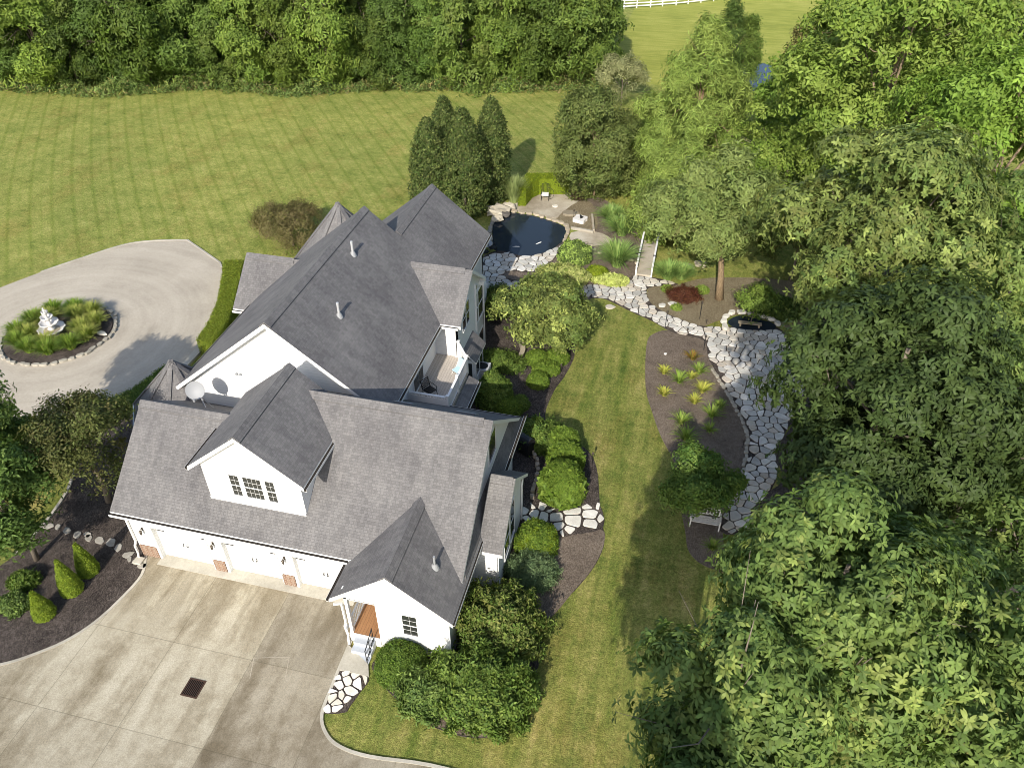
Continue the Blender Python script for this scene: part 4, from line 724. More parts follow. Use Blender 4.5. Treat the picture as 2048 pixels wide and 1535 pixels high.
# --- right background trees
FAR = 'tall trees beyond the garden path'
T('locust_tree', 'tall bright yellow-green fine-leaved tree at the upper right', (1790, 165), 12.5, (7.2, 6.4, 9.5), GLOC, 21, nl=44, nc=11000, zlo=-.9, r0=.3, per=5, L=.4, W=.17, group=FAR, spread=.3, bark=(1.6, 1.5, 1.3), nlimb=12, up=.1)
T('locust_tree', 'bright fine-leaved crown rising behind the tall one at the top edge', (1880, 20), 13.0, (6, 5.6, 8), GLOC + GMID, 29, nl=34, nc=8000, r0=.28, per=5, L=.32, W=.14, group=FAR, spread=.3, sg=.4, zlo=-.9)
T('locust_tree', 'bright fine-leaved tree cut by the right edge near the top', (2010, 300), 11.5, (5.6, 5.4, 7.5), [(.09, .15, .028), (.13, .19, .04)], 22, nl=30, nc=7000, r0=.3, per=5, L=.38, W=.16, group=FAR, spread=.3, bark=(1.6, 1.5, 1.3))
T('broadleaf_tree', 'dark leafy tree in the top right corner', (2010, 40), 11.0, (6.5, 6, 7), GDRK, 23, nl=22, nc=5500, r0=.3, per=5, L=.34, W=.16, group=FAR, spread=.3)
T('broadleaf_tree', 'brownish olive tree beside the meadow at the top', (1665, 130), 6.5, (4.4, 4.4, 6.6), GBRN, 24, nl=24, nc=5200, r0=.25, per=5, L=.34, W=.15, group=FAR, spread=.3, zlo=-.8)
T('locust_tree', 'low bright yellow-green tree between the trunked tree and the dark gap', (1580, 325), 5.6, (4.6, 4.0, 4.4), GLOC, 25, nl=26, nc=5600, zlo=-.9, r0=.2, per=5, L=.27, W=.12, group=FAR, spread=.25)
T('locust_tree', 'dark green spreading tree around the far pond inlet', (1600, 215), 5.0, (4.2, 3.8, 4.6), [(.07, .12, .025), (.11, .17, .035)], 26, nl=26, nc=4800, r0=.2, per=5, L=.4, W=.17, group=FAR, spread=.3)
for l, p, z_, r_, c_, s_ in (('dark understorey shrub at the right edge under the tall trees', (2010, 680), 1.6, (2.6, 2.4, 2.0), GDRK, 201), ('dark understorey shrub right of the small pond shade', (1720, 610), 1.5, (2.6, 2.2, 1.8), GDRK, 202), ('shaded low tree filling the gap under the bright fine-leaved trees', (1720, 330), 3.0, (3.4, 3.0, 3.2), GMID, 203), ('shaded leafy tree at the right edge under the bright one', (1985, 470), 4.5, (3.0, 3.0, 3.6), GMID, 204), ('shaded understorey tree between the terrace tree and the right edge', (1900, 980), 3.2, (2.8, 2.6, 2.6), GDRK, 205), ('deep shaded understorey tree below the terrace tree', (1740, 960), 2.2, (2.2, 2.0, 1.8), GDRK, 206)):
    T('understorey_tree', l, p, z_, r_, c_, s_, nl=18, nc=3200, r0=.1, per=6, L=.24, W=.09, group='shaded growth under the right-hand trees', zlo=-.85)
# tree whose trunk stands in the dry soil
hb = G(1438, 598); hc = G(1440, 425, 6.2)
tree('broadleaf_tree', 'round tree on a leaning pale trunk standing in the dry soil', 'tree', hb, 6.2, (4.6, 3.7, 3.7), [(.085, .12, .042), (.11, .145, .055), (.14, .165, .065)], 27, r0=.26, nl=34, nc=6200, per=6, L=.36, W=.13, crown_off=(hc[0] - hb[0], hc[1] - hb[1]), spread=.22, bark=(1.25, 1.1, .85), group=FAR, zlo=-.75)
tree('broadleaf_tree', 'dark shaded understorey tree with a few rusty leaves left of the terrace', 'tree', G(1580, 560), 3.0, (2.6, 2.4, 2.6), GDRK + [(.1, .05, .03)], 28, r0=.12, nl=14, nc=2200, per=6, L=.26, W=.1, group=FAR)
# feathery conifers
def conesh(r, lc, lr):
    n = 90; t = np.sort(r.random(n)) ** 1.0; a = r.random(n) * 6.283; R_ = conesh.R * (1 - t ** 1.4 * .92) * r.uniform(.45, 1.0, n)
    return np.c_[np.cos(a) * R_, np.sin(a) * R_, conesh.z0 + t * (conesh.z1 - conesh.z0)], conesh.R * (.3 - .16 * t)
conesh.R, conesh.z0, conesh.z1 = 5.6, -6.0, 6.9
T('feathery_conifer', 'tall feathery pale green conifer with tan branches', (1395, 235), 6.6, (4.6, 4.6, 6), GFEA, 31, nc=13000, r0=.2, per=7, L=.55, W=.09, shape=conesh, flat=.85, spread=.35, up=-.05, bark=(1.5, 1.3, 1.0), nlimb=22, zlo=-.95)
conesh.R, conesh.z0, conesh.z1 = 3.4, -3.3, 3.0
T('feathery_conifer', 'shorter feathery conifer in front, its low branches hanging over the bridge end', (1362, 372), 3.9, (3.3, 3.3, 4), GFEA, 32, nc=8000, r0=.12, per=7, L=.5, W=.085, shape=conesh, flat=.85, spread=.3, up=-.1, bark=(1.7, 1.3, 1.0), nlimb=14, zlo=-.95)
conesh.R, conesh.z0, conesh.z1 = 2.0, -4.0, 4.4
T('spruce', 'narrow dark green conifer top against the meadow', (1455, 85), 4.6, (2, 2, 4.5), GDRK, 33, nc=2600, r0=.15, per=6, L=.4, W=.1, shape=conesh, spread=.3)
T('spruce', 'smaller narrow conifer right of the dark one at the meadow', (1490, 95), 3.8, (1.6, 1.6, 3.8), GMID, 34, nc=1800, r0=.12, per=6, L=.36, W=.09, shape=conesh, spread=.3)
T('willow_shrub', 'grayish silvery shrub between the woods and the feathery conifer', (1245, 160), 2.6, (2.4, 2.4, 2.8), [(.14, .15, .085), (.18, .18, .11)], 35, cat='shrub', nl=12, nc=1700, per=5, L=.4, W=.09, r0=.1)
# upright pear-like tree with visible stems
T('upright_tree', 'upright oval tree with many pale stems behind the pond', (1195, 290), 4.6, (3.1, 3.0, 5.0), [(.055, .08, .025), (.08, .1, .035), (.1, .115, .045)], 36, nl=40, nc=9500, r0=.09, per=5, L=.28, W=.12, spread=.2, zlo=-.97, flat=.95, inner=.74, nlimb=22, bark=(1.5, 1.35, 1.1))
# columnar hornbeams
def column(label, top, hgt, rx, seed):
    x, y = G(top[0], top[1], hgt); t = thing('columnar_tree', label, 'tree', (x, y, 0), 0, 'columnar trees beside the pond'); r = np.random.default_rng(seed); n = 3800
    z = r.random(n) ** .85; a = r.random(n) * 6.283; prof = np.interp(z, [0, .12, .35, .6, .85, 1], [.72, .95, 1.0, .85, .5, .08]) * (1 + .1 * np.sin(a * 5 + z * 9)) * (1 - .22 * r.random(n) ** 2)
    prof = prof * (1 + .12 * np.sin(a * 3 + z * 17 + seed) * np.cos(z * 23 + a * 2) + r.normal(size=n) * .05); P = np.c_[np.cos(a) * prof * rx, np.sin(a) * prof * rx, .15 + z * (hgt - .2)]; N = np.c_[np.cos(a), np.sin(a), np.full(n, .5)]; C = colmix(n, [(.032, .052, .016), (.055, .075, .025), (.085, .1, .038)], r, .25)
    V, F, Cc = whorls(P, N, C, r, 5, .25, .11, .2, .5, .4); link('crown', mesh_np('crown', V, F, Cc, 'leaf'), t)
    b = MB(); b.tube([(0, 0, -.1), (.04, 0, hgt * .5), (0, .03, hgt * .95)], [.14, .08, .02], 7); b.build('trunk', 'bark', t)
column('narrow columnar tree nearest the house roof, leftmost of the group', (853, 240), 8.0, 1.55, 41)
column('columnar tree half hidden at the back of the group', (886, 197), 8.2, 1.4, 42)
column('broadest columnar tree in front, foot beside the pond rocks', (922, 222), 8.6, 1.95, 43)
column('columnar tree standing apart, casting its shadow on the lawn', (982, 198), 8.6, 1.45, 44)
# --- woodland edge
WOOD = 'woodland trees along the far lawn'
wv = []
for i in range(7):
    c = [GMID, GMID + GBIG[:1], [(.05, .085, .022), (.08, .12, .032)], GMID + GLOC[:2], GDRK + GMID[:1], GOLV[:1] + GDRK + GMID, GMID + GLOC[:1]][i]
    wv.append(crown_mesh('crown', (3.6 + .3 * (i % 3), 3.5, 5.8 + .4 * (i % 2)), c, 60 + i, 34, 4600, 6, .46, .18, -.97, .8, .2, .05, nlm=1.0, flat=1.0, sg=.42, wps=10))
wtr = []
for i in range(3):
    r_ = np.random.default_rng(80 + i); wtr.append(trunk_mb(0, .24, wv[i][1] + [0, 0, 6.2], (0, 0, 9.5), r_, 10).build('trunk', 'bark', None, True))
edge = GP([(-90, 196), (0, 180), (60, 190), (200, 193), (330, 186), (460, 183), (600, 192), (760, 184), (900, 180), (1010, 188), (1110, 186), (1180, 172)])
shade = ['dark green', 'yellow-green', 'mid green', 'bright green', 'deep green', 'olive green', 'fresh green']
ORD = ['first', 'second', 'third', 'fourth', 'fifth', 'sixth', 'seventh', 'eighth', 'ninth', 'tenth', 'eleventh', 'twelfth', 'thirteenth', 'fourteenth', 'fifteenth', 'sixteenth', 'seventeenth', 'eighteenth', 'nineteenth', 'twentieth', 'twenty-first', 'twenty-second']
def wood(label, x, y, v, sc, rz, tone):
    t = thing('woodland_tree', label, 'tree', (x, y, 0), rz, WOOD); t.scale = (sc, sc, sc * rng.uniform(.95, 1.12)); o = link('crown', wv[v][0], t, (0, 0, 5.3)); o.color = (*tone, 1)
    k = wtr[v % 3]; q = k.copy(); COL.objects.link(q); q.parent = t; q.name = 'trunk'; q.color = (.8, .8, .75, 1)
pe = np.array(edge); seg = np.r_[0, np.cumsum(np.linalg.norm(np.diff(pe, axis=0), axis=1))]; nfr = 18
for i in range(nfr):
    s_ = seg[-1] * (i + .4 + rng.uniform(-.2, .2)) / nfr; x = np.interp(s_, seg, pe[:, 0]) - .6; y = np.interp(s_, seg, pe[:, 1]) + 2.9 + rng.uniform(-.7, .9); v = [0, 2, 3, 1, 4, 6, 2, 5, 0, 3, 6, 1, 4, 2, 5, 6, 0, 1, 2, 4][i]
    tn = rng.uniform(.66, 1.25); wood(f'{shade[v]} woodland tree, {ORD[i]} from the left along the far lawn', x, y, v, rng.uniform(.72, 1.2), rng.uniform(0, 6.28), (tn * rng.uniform(.97, 1.08), tn, tn * .95))
for i in range(14):
    s_ = seg[-1] * (i + .5) / 14; x = np.interp(s_, seg, pe[:, 0]) - 2.5; y = np.interp(s_, seg, pe[:, 1]) + 9.5 + rng.uniform(-1, 1); v = (i * 3) % 7
    tn = rng.uniform(.6, .95); wood(f'{shade[v]} taller woodland tree, {ORD[i]} from the left in the row behind', x, y, v, rng.uniform(1.1, 1.35), rng.uniform(0, 6.28), (tn, tn, tn))
for i, (px, py) in enumerate([(1190, 118), (1182, 70), (1172, 25), (1120, 40), (1150, 90)]):
    x, y = G(px - 35, py + 40); wood(['rounded bright tree at the woodland corner by the meadow', 'dark tree on the woodland flank facing the meadow', 'tree on the woodland flank nearest the white fence', 'inner tree left of the white fence end', 'inner tree behind the woodland corner'][i], x, y + 2.5, [3, 4, 0, 2, 6][i], .95, i * 1.3, (1, 1, 1))
for k in wtr: bpy.data.objects.remove(k)
# rough growth at the wood's foot
rr = np.random.default_rng(3); k = 4200; s_ = rr.random(k) * seg[-1]; px_ = np.interp(s_, seg, pe[:, 0]); py_ = np.interp(s_, seg, pe[:, 1]) + rr.normal(size=k) * .55 + .8
P = np.c_[px_, py_ + np.sin(px_ * .35) * .5, rr.random(k) ** 1.5 * 1.1 * (1 + .6 * np.sin(px_ * .9))]; V, F, Cc = whorls(P, np.tile([0, -.5, .8], (k, 1)), colmix(k, GBIG * 3 + [(.16, .16, .05), (.16, .12, .07)], rr), rr, 5, .45, .11, .3, .6, .3)
tag(link('undergrowth', mesh_np('undergrowth', V, F, Cc, 'blade')), 'rough tall grass and brambles at the foot of the woods', 'undergrowth', kind='stuff')
# --- left side
T('broadleaf_tree', 'fresh green tree cut by the left edge above the mulch bed', (-5, 985), 4.6, (1.9, 2.2, 3.2), [(.06, .1, .028), (.085, .125, .036), (.05, .085, .024)], 51, nl=18, nc=3000, r0=.12, per=6, L=.24, W=.1, zlo=-.9)
T('broadleaf_tree', 'small shadowy tree at the left edge beside the round drive', (10, 880), 3.0, (1.6, 1.6, 2.0), GMID, 52, nl=12, nc=1500, r0=.1, per=6, L=.22, W=.1, zlo=-.9)
T('dogwood', 'open bronze-leaved tree with bare twigs at the garage corner', (160, 880), 4.3, (2.5, 2.5, 2.7), [(.05, .065, .024), (.075, .09, .03), (.04, .055, .02), (.085, .07, .035)], 53, nl=24, nc=3000, r0=.13, per=6, L=.17, W=.085, zlo=-.9, nlimb=18, spread=.25, bark=(1.1, 1.1, 1.1))
T('smoke_bush', 'wide brownish feathery shrub beside the left gable', (580, 458), 1.4, (3.3, 2.6, 1.7), [(.1, .085, .045), (.13, .1, .06), (.085, .09, .03)], 54, cat='shrub', nl=26, nc=3600, per=6, L=.22, W=.06, zlo=-.5, nlimb=16, r0=.1, spread=.2, bark=(1.5, 1.4, 1.3))
# clipped cones
def cone(label, px, hgt, rad, seed):
    x, y = G(*px); t = thing('conical_shrub', label, 'shrub', (x, y, 0), 0, 'clipped cones in the mulch left of the garage'); r = np.random.default_rng(seed); n = 2200; z = 1 - np.sqrt(r.random(n)); a = r.random(n) * 6.283
    pr = np.interp(z, [0, .08, .3, 1], [.8, 1, .86, .0]) * rad * (1 + .05 * np.sin(a * 7 + z * 20)); P = np.c_[np.cos(a) * pr, np.sin(a) * pr, .05 + z * hgt]; N = np.c_[np.cos(a), np.sin(a), np.full(n, .45)]; C = colmix(n, [(.11, .15, .017), (.16, .2, .025), (.08, .12, .015)], r)
    V, F, Cc = whorls(P, N, C, r, 5, .09, .03, .04, .5, .3); V2, F2, C2 = leafquads(P * [.85, .85, .95], rdir(n, r), N, np.full(n, .13), np.full(n, .1), C); link('foliage', mesh_np('foliage', np.vstack([V, V2]), np.vstack([F, F2 + len(V)]), np.vstack([Cc, C2]), 'leaf'), t)
    MB().tube([(0, 0, -.05), (0, 0, hgt * .5)], .04, 6).build('stem', 'bark', t)
cone('clipped green cone nearest the garage, at the stepping stones', (180, 1144), 2.1, .43, 71); cone('tallest clipped green cone, middle of the three', (147, 1182), 2.25, .45, 72); cone('shortest clipped green cone, nearest the driveway', (92, 1230), 1.7, .43, 73)
def SH(nm, label, px, rad, cols, seed, z=None, **kw): return shrub(nm, label, G(px[0], px[1], rad[2] * .5 if z is None else z), rad, cols, seed, **kw)
SH('low_shrub', 'low dark shrub beside the cones, nearer the lawn edging', (46, 1160), (.6, .5, .45), GMID, 74, L=.13, W=.06, n=900, lump=.2); SH('low_shrub', 'low broad-leaved shrub at the left edge below the others', (32, 1207), (.6, .5, .45), GBIG, 75, L=.15, W=.07, n=800, lump=.2)
# by the house
SH('clipped_shrub', 'round dark clipped shrub in front of the porch wall', (802, 1326), (1.05, .98, 1.05), [(.045, .08, .016), (.065, .105, .02), (.09, .13, .028)], 81, L=.085, W=.035, n=4200)
LO = dict(L=.2, W=.085, lump=.28, shag=.13, per=5)
SH('loose_shrub', 'large loose shrub beside the porch, upper of the pair', (1000, 1250), (1.65, 1.5, 1.8), GMID + GOLV, 82, n=5200, **LO); SH('loose_shrub', 'large loose shrub near the lawn, lower of the pair', (965, 1375), (1.85, 1.45, 1.55), GMID, 83, n=5400, **LO); SH('loose_shrub', 'lighter green loose shrub below the round clipped one', (852, 1384), (.9, .8, .85), GBIG, 84, n=2200, **LO)
SH('juniper', 'silvery green feathery juniper below the ball shrub', (1062, 1140), (1.05, .8, .7), [(.08, .12, .07), (.11, .15, .09)], 85, n=2600, L=.2, W=.035, lump=.2, shag=.1)
SH('clipped_shrub', 'round clipped shrub below the flagstones at the sunroom', (1073, 1078), (.98, .95, 1.15), GCLIP, 86, L=.1, W=.045, n=3600, tip=GGOLD[:1])
SH('clipped_shrub', 'largest oval clipped shrub above the side flagstones', (1125, 964), (1.16, 1.15, 1.6), GCLIP, 87, L=.07, W=.03, n=9000, pw=2.1, lump=.015)
SH('clipped_shrub', 'clipped shrub squeezed between two others in the row', (1132, 914), (.95, .62, 1.25), GCLIP, 88, L=.08, W=.035, n=3000, pw=2.3); SH('clipped_shrub', 'clipped shrub at the upper end of the row', (1128, 884), (.8, .62, 1.25), GCLIP, 89, L=.08, W=.035, n=2800, pw=2.3)
SH('loose_shrub', 'dark spreading shrub between the house and the clipped row', (1078, 872), (1.3, .9, .8), GMID, 90, n=3000, **LO)
SH('clipped_shrub', 'dark round shrub beside the deck', (986, 782), (1.0, .95, 1.5), GMID, 91, L=.13, W=.06, n=3600, lump=.12); SH('clipped_shrub', 'small bright round shrub beside the garage eave', (1018, 814), (.7, .55, .7), GCLIP, 92, n=1800); SH('clipped_shrub', 'small dark round shrub behind the bright one', (1040, 806), (.5, .5, .55), GMID, 93, n=1000)
for l, p, r_ in (('small round shrub at the upper left of the mound group', (1074, 716), (.72, .62, .6)), ('small round shrub nearest the lawn in the mound group', (1114, 713), (.72, .65, .6)), ('shaded small shrub between the mounds', (1092, 735), (.85, .6, .5)), ('lone small round shrub below the mounds', (1076, 760), (.65, .6, .6))): SH('mounded_shrub', l, p, r_, GCLIP, 94 + p[0] % 7, n=1300, L=.085, W=.04)
T('garden_tree', 'wide multi-lobed garden tree beside the house bay', (1090, 622), 2.5, (3.2, 2.7, 1.9), GBIG + GOLV, 56, nl=26, nc=4200, per=6, L=.25, W=.115, zlo=-.6, r0=.14, spread=.18, wps=12, sg=.26, tipcols=[(.2, .23, .08)], nlimb=8); SH('loose_shrub', 'dark shrub in the shade between the house and the garden tree', (1000, 606), (1.0, .9, 1.3), GDRK, 101, n=2200, **LO)
SH('fern_clump', 'fern-like groundcover between the bay and the low wall', (1000, 724), (1.5, .8, .4), GMID, 102, n=900, L=.3, W=.05, shag=.15, cat='plant')
# pond side planting
SH('hydrangea', 'rounded light green shrub with white flowers by the pond', (1150, 507), (1.15, 1.0, 1.05), GBIG, 103, n=2000, L=.16, W=.11, tip=[(.2, .27, .08)], lump=.15); SH('golden_shrub', 'golden yellow shrub between the garden tree and grasses', (1194, 546), (.8, .65, .65), GGOLD, 104, n=1300, L=.1, W=.06); SH('variegated_shrub', 'pale cream-edged plants below the golden shrub', (1222, 560), (1.2, .55, .4), [(.26, .3, .1), (.34, .36, .16)], 105, n=1200, L=.14, W=.07, lump=.2, cat='plant'); SH('variegated_shrub', 'pale leafy shrub above the wide garden tree', (1128, 550), (1.7, .8, .9), [(.22, .24, .1), (.3, .3, .15), (.15, .19, .06)], 106, n=2200, L=.16, W=.08, lump=.2)
def clump(nm, label, px, n, hgt, spread, cols, seed, group=None, cat='ornamental grass', **kw):
    x, y = G(*px); t = tag(link(nm, blades_mesh(nm, n, hgt, spread, cols, seed, **kw), None, (x, y, .03)), label, cat, group); return t
GW = [(.09, .16, .05), (.15, .22, .075), (.2, .26, .1)]
for i, (l, p, s_) in enumerate((('blue-green grass fountain behind the others, under the upright tree', (1222, 443), 1.35), ('blue-green grass fountain in the middle of the soil slope', (1243, 470), 1.6), ('largest grass fountain left of the bridge', (1233, 532), 1.95), ('grass fountain right of the bridge', (1335, 556), 1.3), ('grass fountain farther right of the bridge below the trunked tree', (1362, 556), 1.1))): clump('fountain_grass', l, p, 620, s_ * 1.05, s_ * 1.25, GW, 110 + i, 'fountain grasses near the bridge', w=.06, base=.35, seg=5)
clump('reed_grass', 'tall pale upright reed grass beside the pond rocks', (1028, 410), 800, 2.6, 1.4, [(.16, .2, .09), (.22, .25, .13)], 116, w=.04, base=.35, arch=.6, seg=5)
DL = 'daylily clumps in the island bed'
for i, (zx, zy, br) in enumerate([(355, 690, 'yellow-green daylily at the left of the bed, upper one'), (440, 742, 'largest daylily clump near the middle of the bed'), (355, 812, 'yellow-green daylily at the left of the bed, lower one'), (515, 612, 'rust-tinged plant at the top of the bed'), (550, 690, 'daylily near the top, beside the terrace stones'), (508, 715, 'small daylily left of the one by the terrace'), (568, 795, 'yellowed daylily right of the middle'), (525, 855, 'bright daylily below the middle'), (450, 970, 'rounded green daylily at the lower left'), (475, 1063, 'lowest green daylily of the bed'), (620, 933, 'daylily on the shadow line at the right'), (668, 880, 'small shaded plant at the right rim'), (608, 1012, 'small green plant in the lower shade')]):
    s_ = 1.25 * [.62, .9, .68, .7, .8, .5, .85, .68, .85, .95, .85, .6, .6][i]; yl = i in (0, 2, 5, 6, 7); clump('daylily', br, (1200 + zx / 2.79, 500 + zy / 2.79), 95, s_ * .75, s_ * .9, [(.22, .24, .05), (.3, .28, .08)] if yl else ([(.14, .14, .03), (.18, .1, .03)] if i == 3 else GGRASS), 120 + i, DL, 'plant', w=.055, base=.12)
clump('daylily', 'arching clump below the white bench in the shade', (1424, 1098), 120, .6, .8, GGRASS, 140, None, 'plant', w=.03)
SH('japanese_maple', 'low weeping dark red maple on the dry soil', (1368, 590), (1.0, .62, .42), [(.035, .012, .01), (.055, .018, .013), (.07, .03, .018)], 141, n=1500, L=.18, W=.05, lump=.3, shag=.12)
for l, p, r_ in (('small bright green plant left of the red maple', (1334, 578), .35), ('small bright green plant right of the red maple', (1404, 580), .42), ('tiny yellow-green plant below the red maple', (1353, 615), .3)): SH('green_plant', l, p, (r_, r_ * .8, r_ * .8), GLOC, 142 + int(p[0]) % 9, n=300, L=.13, W=.06, cat='plant')
T('young_tree', 'young thin-trunked tree at the shadow edge above the small pond', (1512, 598), 1.9, (1.25, 1.1, .8), GLOC + GMID, 57, nl=9, nc=700, per=6, L=.2, W=.09, r0=.04); SH('loose_shrub', 'dark hosta mass in the deep shade above the small pond', (1550, 615), (1.7, 1.0, .7), GDRK, 145, n=1200, L=.25, W=.12, lump=.2)
T('garden_tree', 'small mid green tree with two lobes over the white bench', (1402, 968), 2.3, (1.75, 1.9, 1.5), GMID + [(.06, .12, .035)], 58, nl=14, nc=2800, per=6, L=.2, W=.085, sg=.22, r0=.08, spread=.15, zlo=-.5)
SH('purple_plant', 'small purple-leaved plant at the edge of the stone terrace', (1155, 394), (.45, .4, .35), [(.06, .03, .035), (.09, .045, .05)], 147, n=300, L=.14, W=.05, cat='plant')
# hedges
def hedge(label, poly, hgt, cols, seed, n=5000, tip=None):
    r = np.random.default_rng(seed); P = np.array(poly); c = P.mean(0); t = thing('hedge', label, 'hedge', (c[0], c[1], 0)); P = P - c; lo, hi = P.min(0), P.max(0); pts = []; nr = []
    while len(pts) < n * .55:
        q = lo + (hi - lo) * r.random(2)
        if inside(q, P.tolist()): pts.append((q[0], q[1], hgt + r.normal() * .03)); nr.append((0, 0, 1))
    L = np.linalg.norm(np.roll(P, -1, 0) - P, axis=1); ar = 1 if sum(P[i][0] * P[(i + 1) % len(P)][1] - P[(i + 1) % len(P)][0] * P[i][1] for i in range(len(P))) > 0 else -1
    for i in r.choice(len(P), int(n * .45), p=L / L.sum()):
        a, e = P[i], P[(i + 1) % len(P)]; q = a + (e - a) * r.random(); d = (e - a) / np.linalg.norm(e - a); pts.append((q[0], q[1], r.random() * hgt)); nr.append((d[1] * ar, -d[0] * ar, .2))
    k = len(pts); V, F, Cc = whorls(np.array(pts), np.array(nr, float), colmix(k, cols, r, .18), r, 5, .1, .045, .08, .5, .35)
    link('foliage', mesh_np('foliage', V, F, Cc, 'leaf'), t); s = .93; m = np.array(cols).mean(0)
    b = MB(); b.prism([(x * s, y * s, hgt * .96) for x, y in P], (0, 0, -hgt * .96)); b.build('hedge_core', 'leaf', t, tint=[(*m, 1)] * len(b.v))
hedge('bright yellow-green clipped hedge around the chair by the pond', [(9.0, 43.3), (12.6, 44.4), (12.6, 43.3), (11.0, 42.9), (10.2, 42.6), (9.75, 41.8), (9.55, 40.2), (8.85, 40.0)], 1.5, GGOLD, 151, 5200)
hedge('curved dark clipped hedge between the round drive and the house', [(-9.2, 24.4), (-8.0, 24.8), (-6.9, 22.2), (-5.9, 19.8), (-5.0, 16.9), (-4.75, 14.9), (-5.9, 15.1), (-6.3, 17.4), (-7.0, 19.6), (-8.1, 22.0)], 1.1, [(.12, .15, .02), (.15, .17, .025), (.1, .14, .02)], 152, 7000)
hedge('low hedge strip beside the turret and the drive', GP([(330, 730), (268, 775), (190, 812), (205, 826), (280, 800), (345, 762)], .6), .6, GMID, 153, 3000)
# fountain island planting
FG = 'fountain grass clumps around the white fountain'
ring = [(-.1, 2.4), (.55, 2.3), (1.15, 2.45), (1.7, 2.35), (2.3, 2.4), (2.9, 2.3), (3.5, 2.45), (4.05, 2.35), (4.6, 2.3), (5.15, 2.4), (5.7, 2.45), (.25, 1.6), (1.4, 1.65), (2.6, 1.7), (3.8, 1.7), (5.0, 1.65)]
for i, (a, r_) in enumerate(ring):
    wd = ['right', 'far right', 'far', 'far', 'far left', 'left', 'left', 'near left', 'near', 'near', 'near right', 'inner right', 'inner far', 'inner left', 'inner near left', 'inner near'][i]
    g = link('fountain_grass', blades_mesh('fountain_grass', 420, 1.0, 1.05, [(.06, .11, .018), (.12, .18, .03), (.17, .21, .05)], 160 + i, w=.055, base=.28, tipcol=(.24, .23, .08) if 3 > i or i > 10 else None), None, (ISL[0] + r_ * math.cos(a), ISL[1] + r_ * math.sin(a), .2))
    tag(g, f'green grass tuft {wd} of the white fountain' + (' with tan tips' if 3 > i or i > 10 else ', plain green') + (', outer one' if i in (3, 6, 9) else ''), 'ornamental grass', FG)
# ------------------------------------------------------------------ objects
# three-tier fountain
f = thing('fountain', 'white three-tier cast stone fountain with shell bowls on the round island', 'fountain', (*G(108, 668, .3), .25)); f.scale = (.8, .8, .84)
def bowl(z, r, nm='bowl'):
    prof = [(.12, z - .1), (r * .5, z - .06), (r * .9, z + .08), (r, z + .2), (r * .97, z + .24), (r * .86, z + .12), (r * .5, z + .02), (.1, z)]; b = MB(); n = 40; vs = []
    for rr_, zz in prof:
        for j in range(n): a = 2 * math.pi * j / n; q = rr_ * (1 + .05 * math.cos(10 * a) * (rr_ / r) ** 2); vs.append((q * math.cos(a), q * math.sin(a), zz))
    b.add(vs, [(i * n + j, i * n + (j + 1) % n, (i + 1) * n + (j + 1) % n, (i + 1) * n + j) for i in range(len(prof) - 1) for j in range(n)]); return b.build(nm, 'caststone', f, True)
b0 = bowl(.45, 1.05); bowl(1.0, .74); bowl(1.5, .48); bowl(1.95, .26); b = MB(); b.lathe([(.8, .5), (0, .5)], 30); b.build('basin_water', 'slab', b0)
b = MB(); b.lathe([(.4, 0), (.42, .08), (.2, .2), (.16, .4), (.22, .5), (.3, .62), (.16, .75), (.13, .95), (.2, 1.05), (.14, 1.25), (.1, 1.45), (.12, 1.6), (.07, 1.8), (.06, 1.95), (.1, 2.05), (.05, 2.2), (.09, 2.32), (.06, 2.45), (0, 2.52)], 16); b.build('pedestal', 'caststone', f, True)
# stones round the island
rr = np.random.default_rng(9); ns = 44
def rock_mb(r, sx, sy, sz, rough=.22, nseg=3):
    import bmesh
    bm = bmesh.new(); bmesh.ops.create_icosphere(bm, subdivisions=nseg, radius=1.0); o = r.random(3) * 50
    for v in bm.verts:
        d = v.co.copy(); k = 1 + rough * 1.6 * mnoise.noise(d * 1.3 + Vector(o)) + rough * .5 * mnoise.noise(d * 3.5 + Vector(o)); q = Vector([math.copysign(abs(c) ** .75, c) for c in d]); v.co = Vector((q.x * sx, q.y * sy, max(q.z, -.6) * sz)) * k
    me = bpy.data.meshes.new('stone'); bm.to_mesh(me); bm.free(); return me
def slab_me(r, sx, sy, sz):
    n = r.integers(6, 9); an = np.sort((np.arange(n) + r.uniform(-.3, .3, n)) * 6.283 / n); rad = r.uniform(.78, 1.12, n); P = [(sx * q * math.cos(t), sy * q * math.sin(t)) for q, t in zip(rad, an)]; me = bpy.data.meshes.new('stone')
    me.from_pydata([(x * .93, y * .93, sz) for x, y in P] + [(x, y, sz * .7) for x, y in P] + [(x, y, -.06) for x, y in P], [], [tuple(range(n))] + [(i, n + i, n + (i + 1) % n, (i + 1) % n) for i in range(n)] + [(n + i, 2 * n + i, 2 * n + (i + 1) % n, n + (i + 1) % n) for i in range(n)]); return me
def stone(nm, label, cat, x, y, z, s, r, m='stone', group=None, rz=0, col=None, rough=.2):
    me = slab_me(r, *s) if nm in ('stepping_stone', 'flat_stone', 'rim_stone', 'edging_stone', 'edging_block') else rock_mb(r, *s, rough, 2); me.materials.append(M[m]); c = col or (.4, .37, .32); k = r.uniform(.85, 1.1); a = me.color_attributes.new('tint', 'FLOAT_COLOR', 'POINT'); a.data.foreach_set('color', np.tile(np.array([*[q * k for q in c], 1], np.float32), len(me.vertices)))
    o = link(nm, me, None, (x, y, z)); o.rotation_euler = (0, 0, rz); return tag(o, label, cat, group)
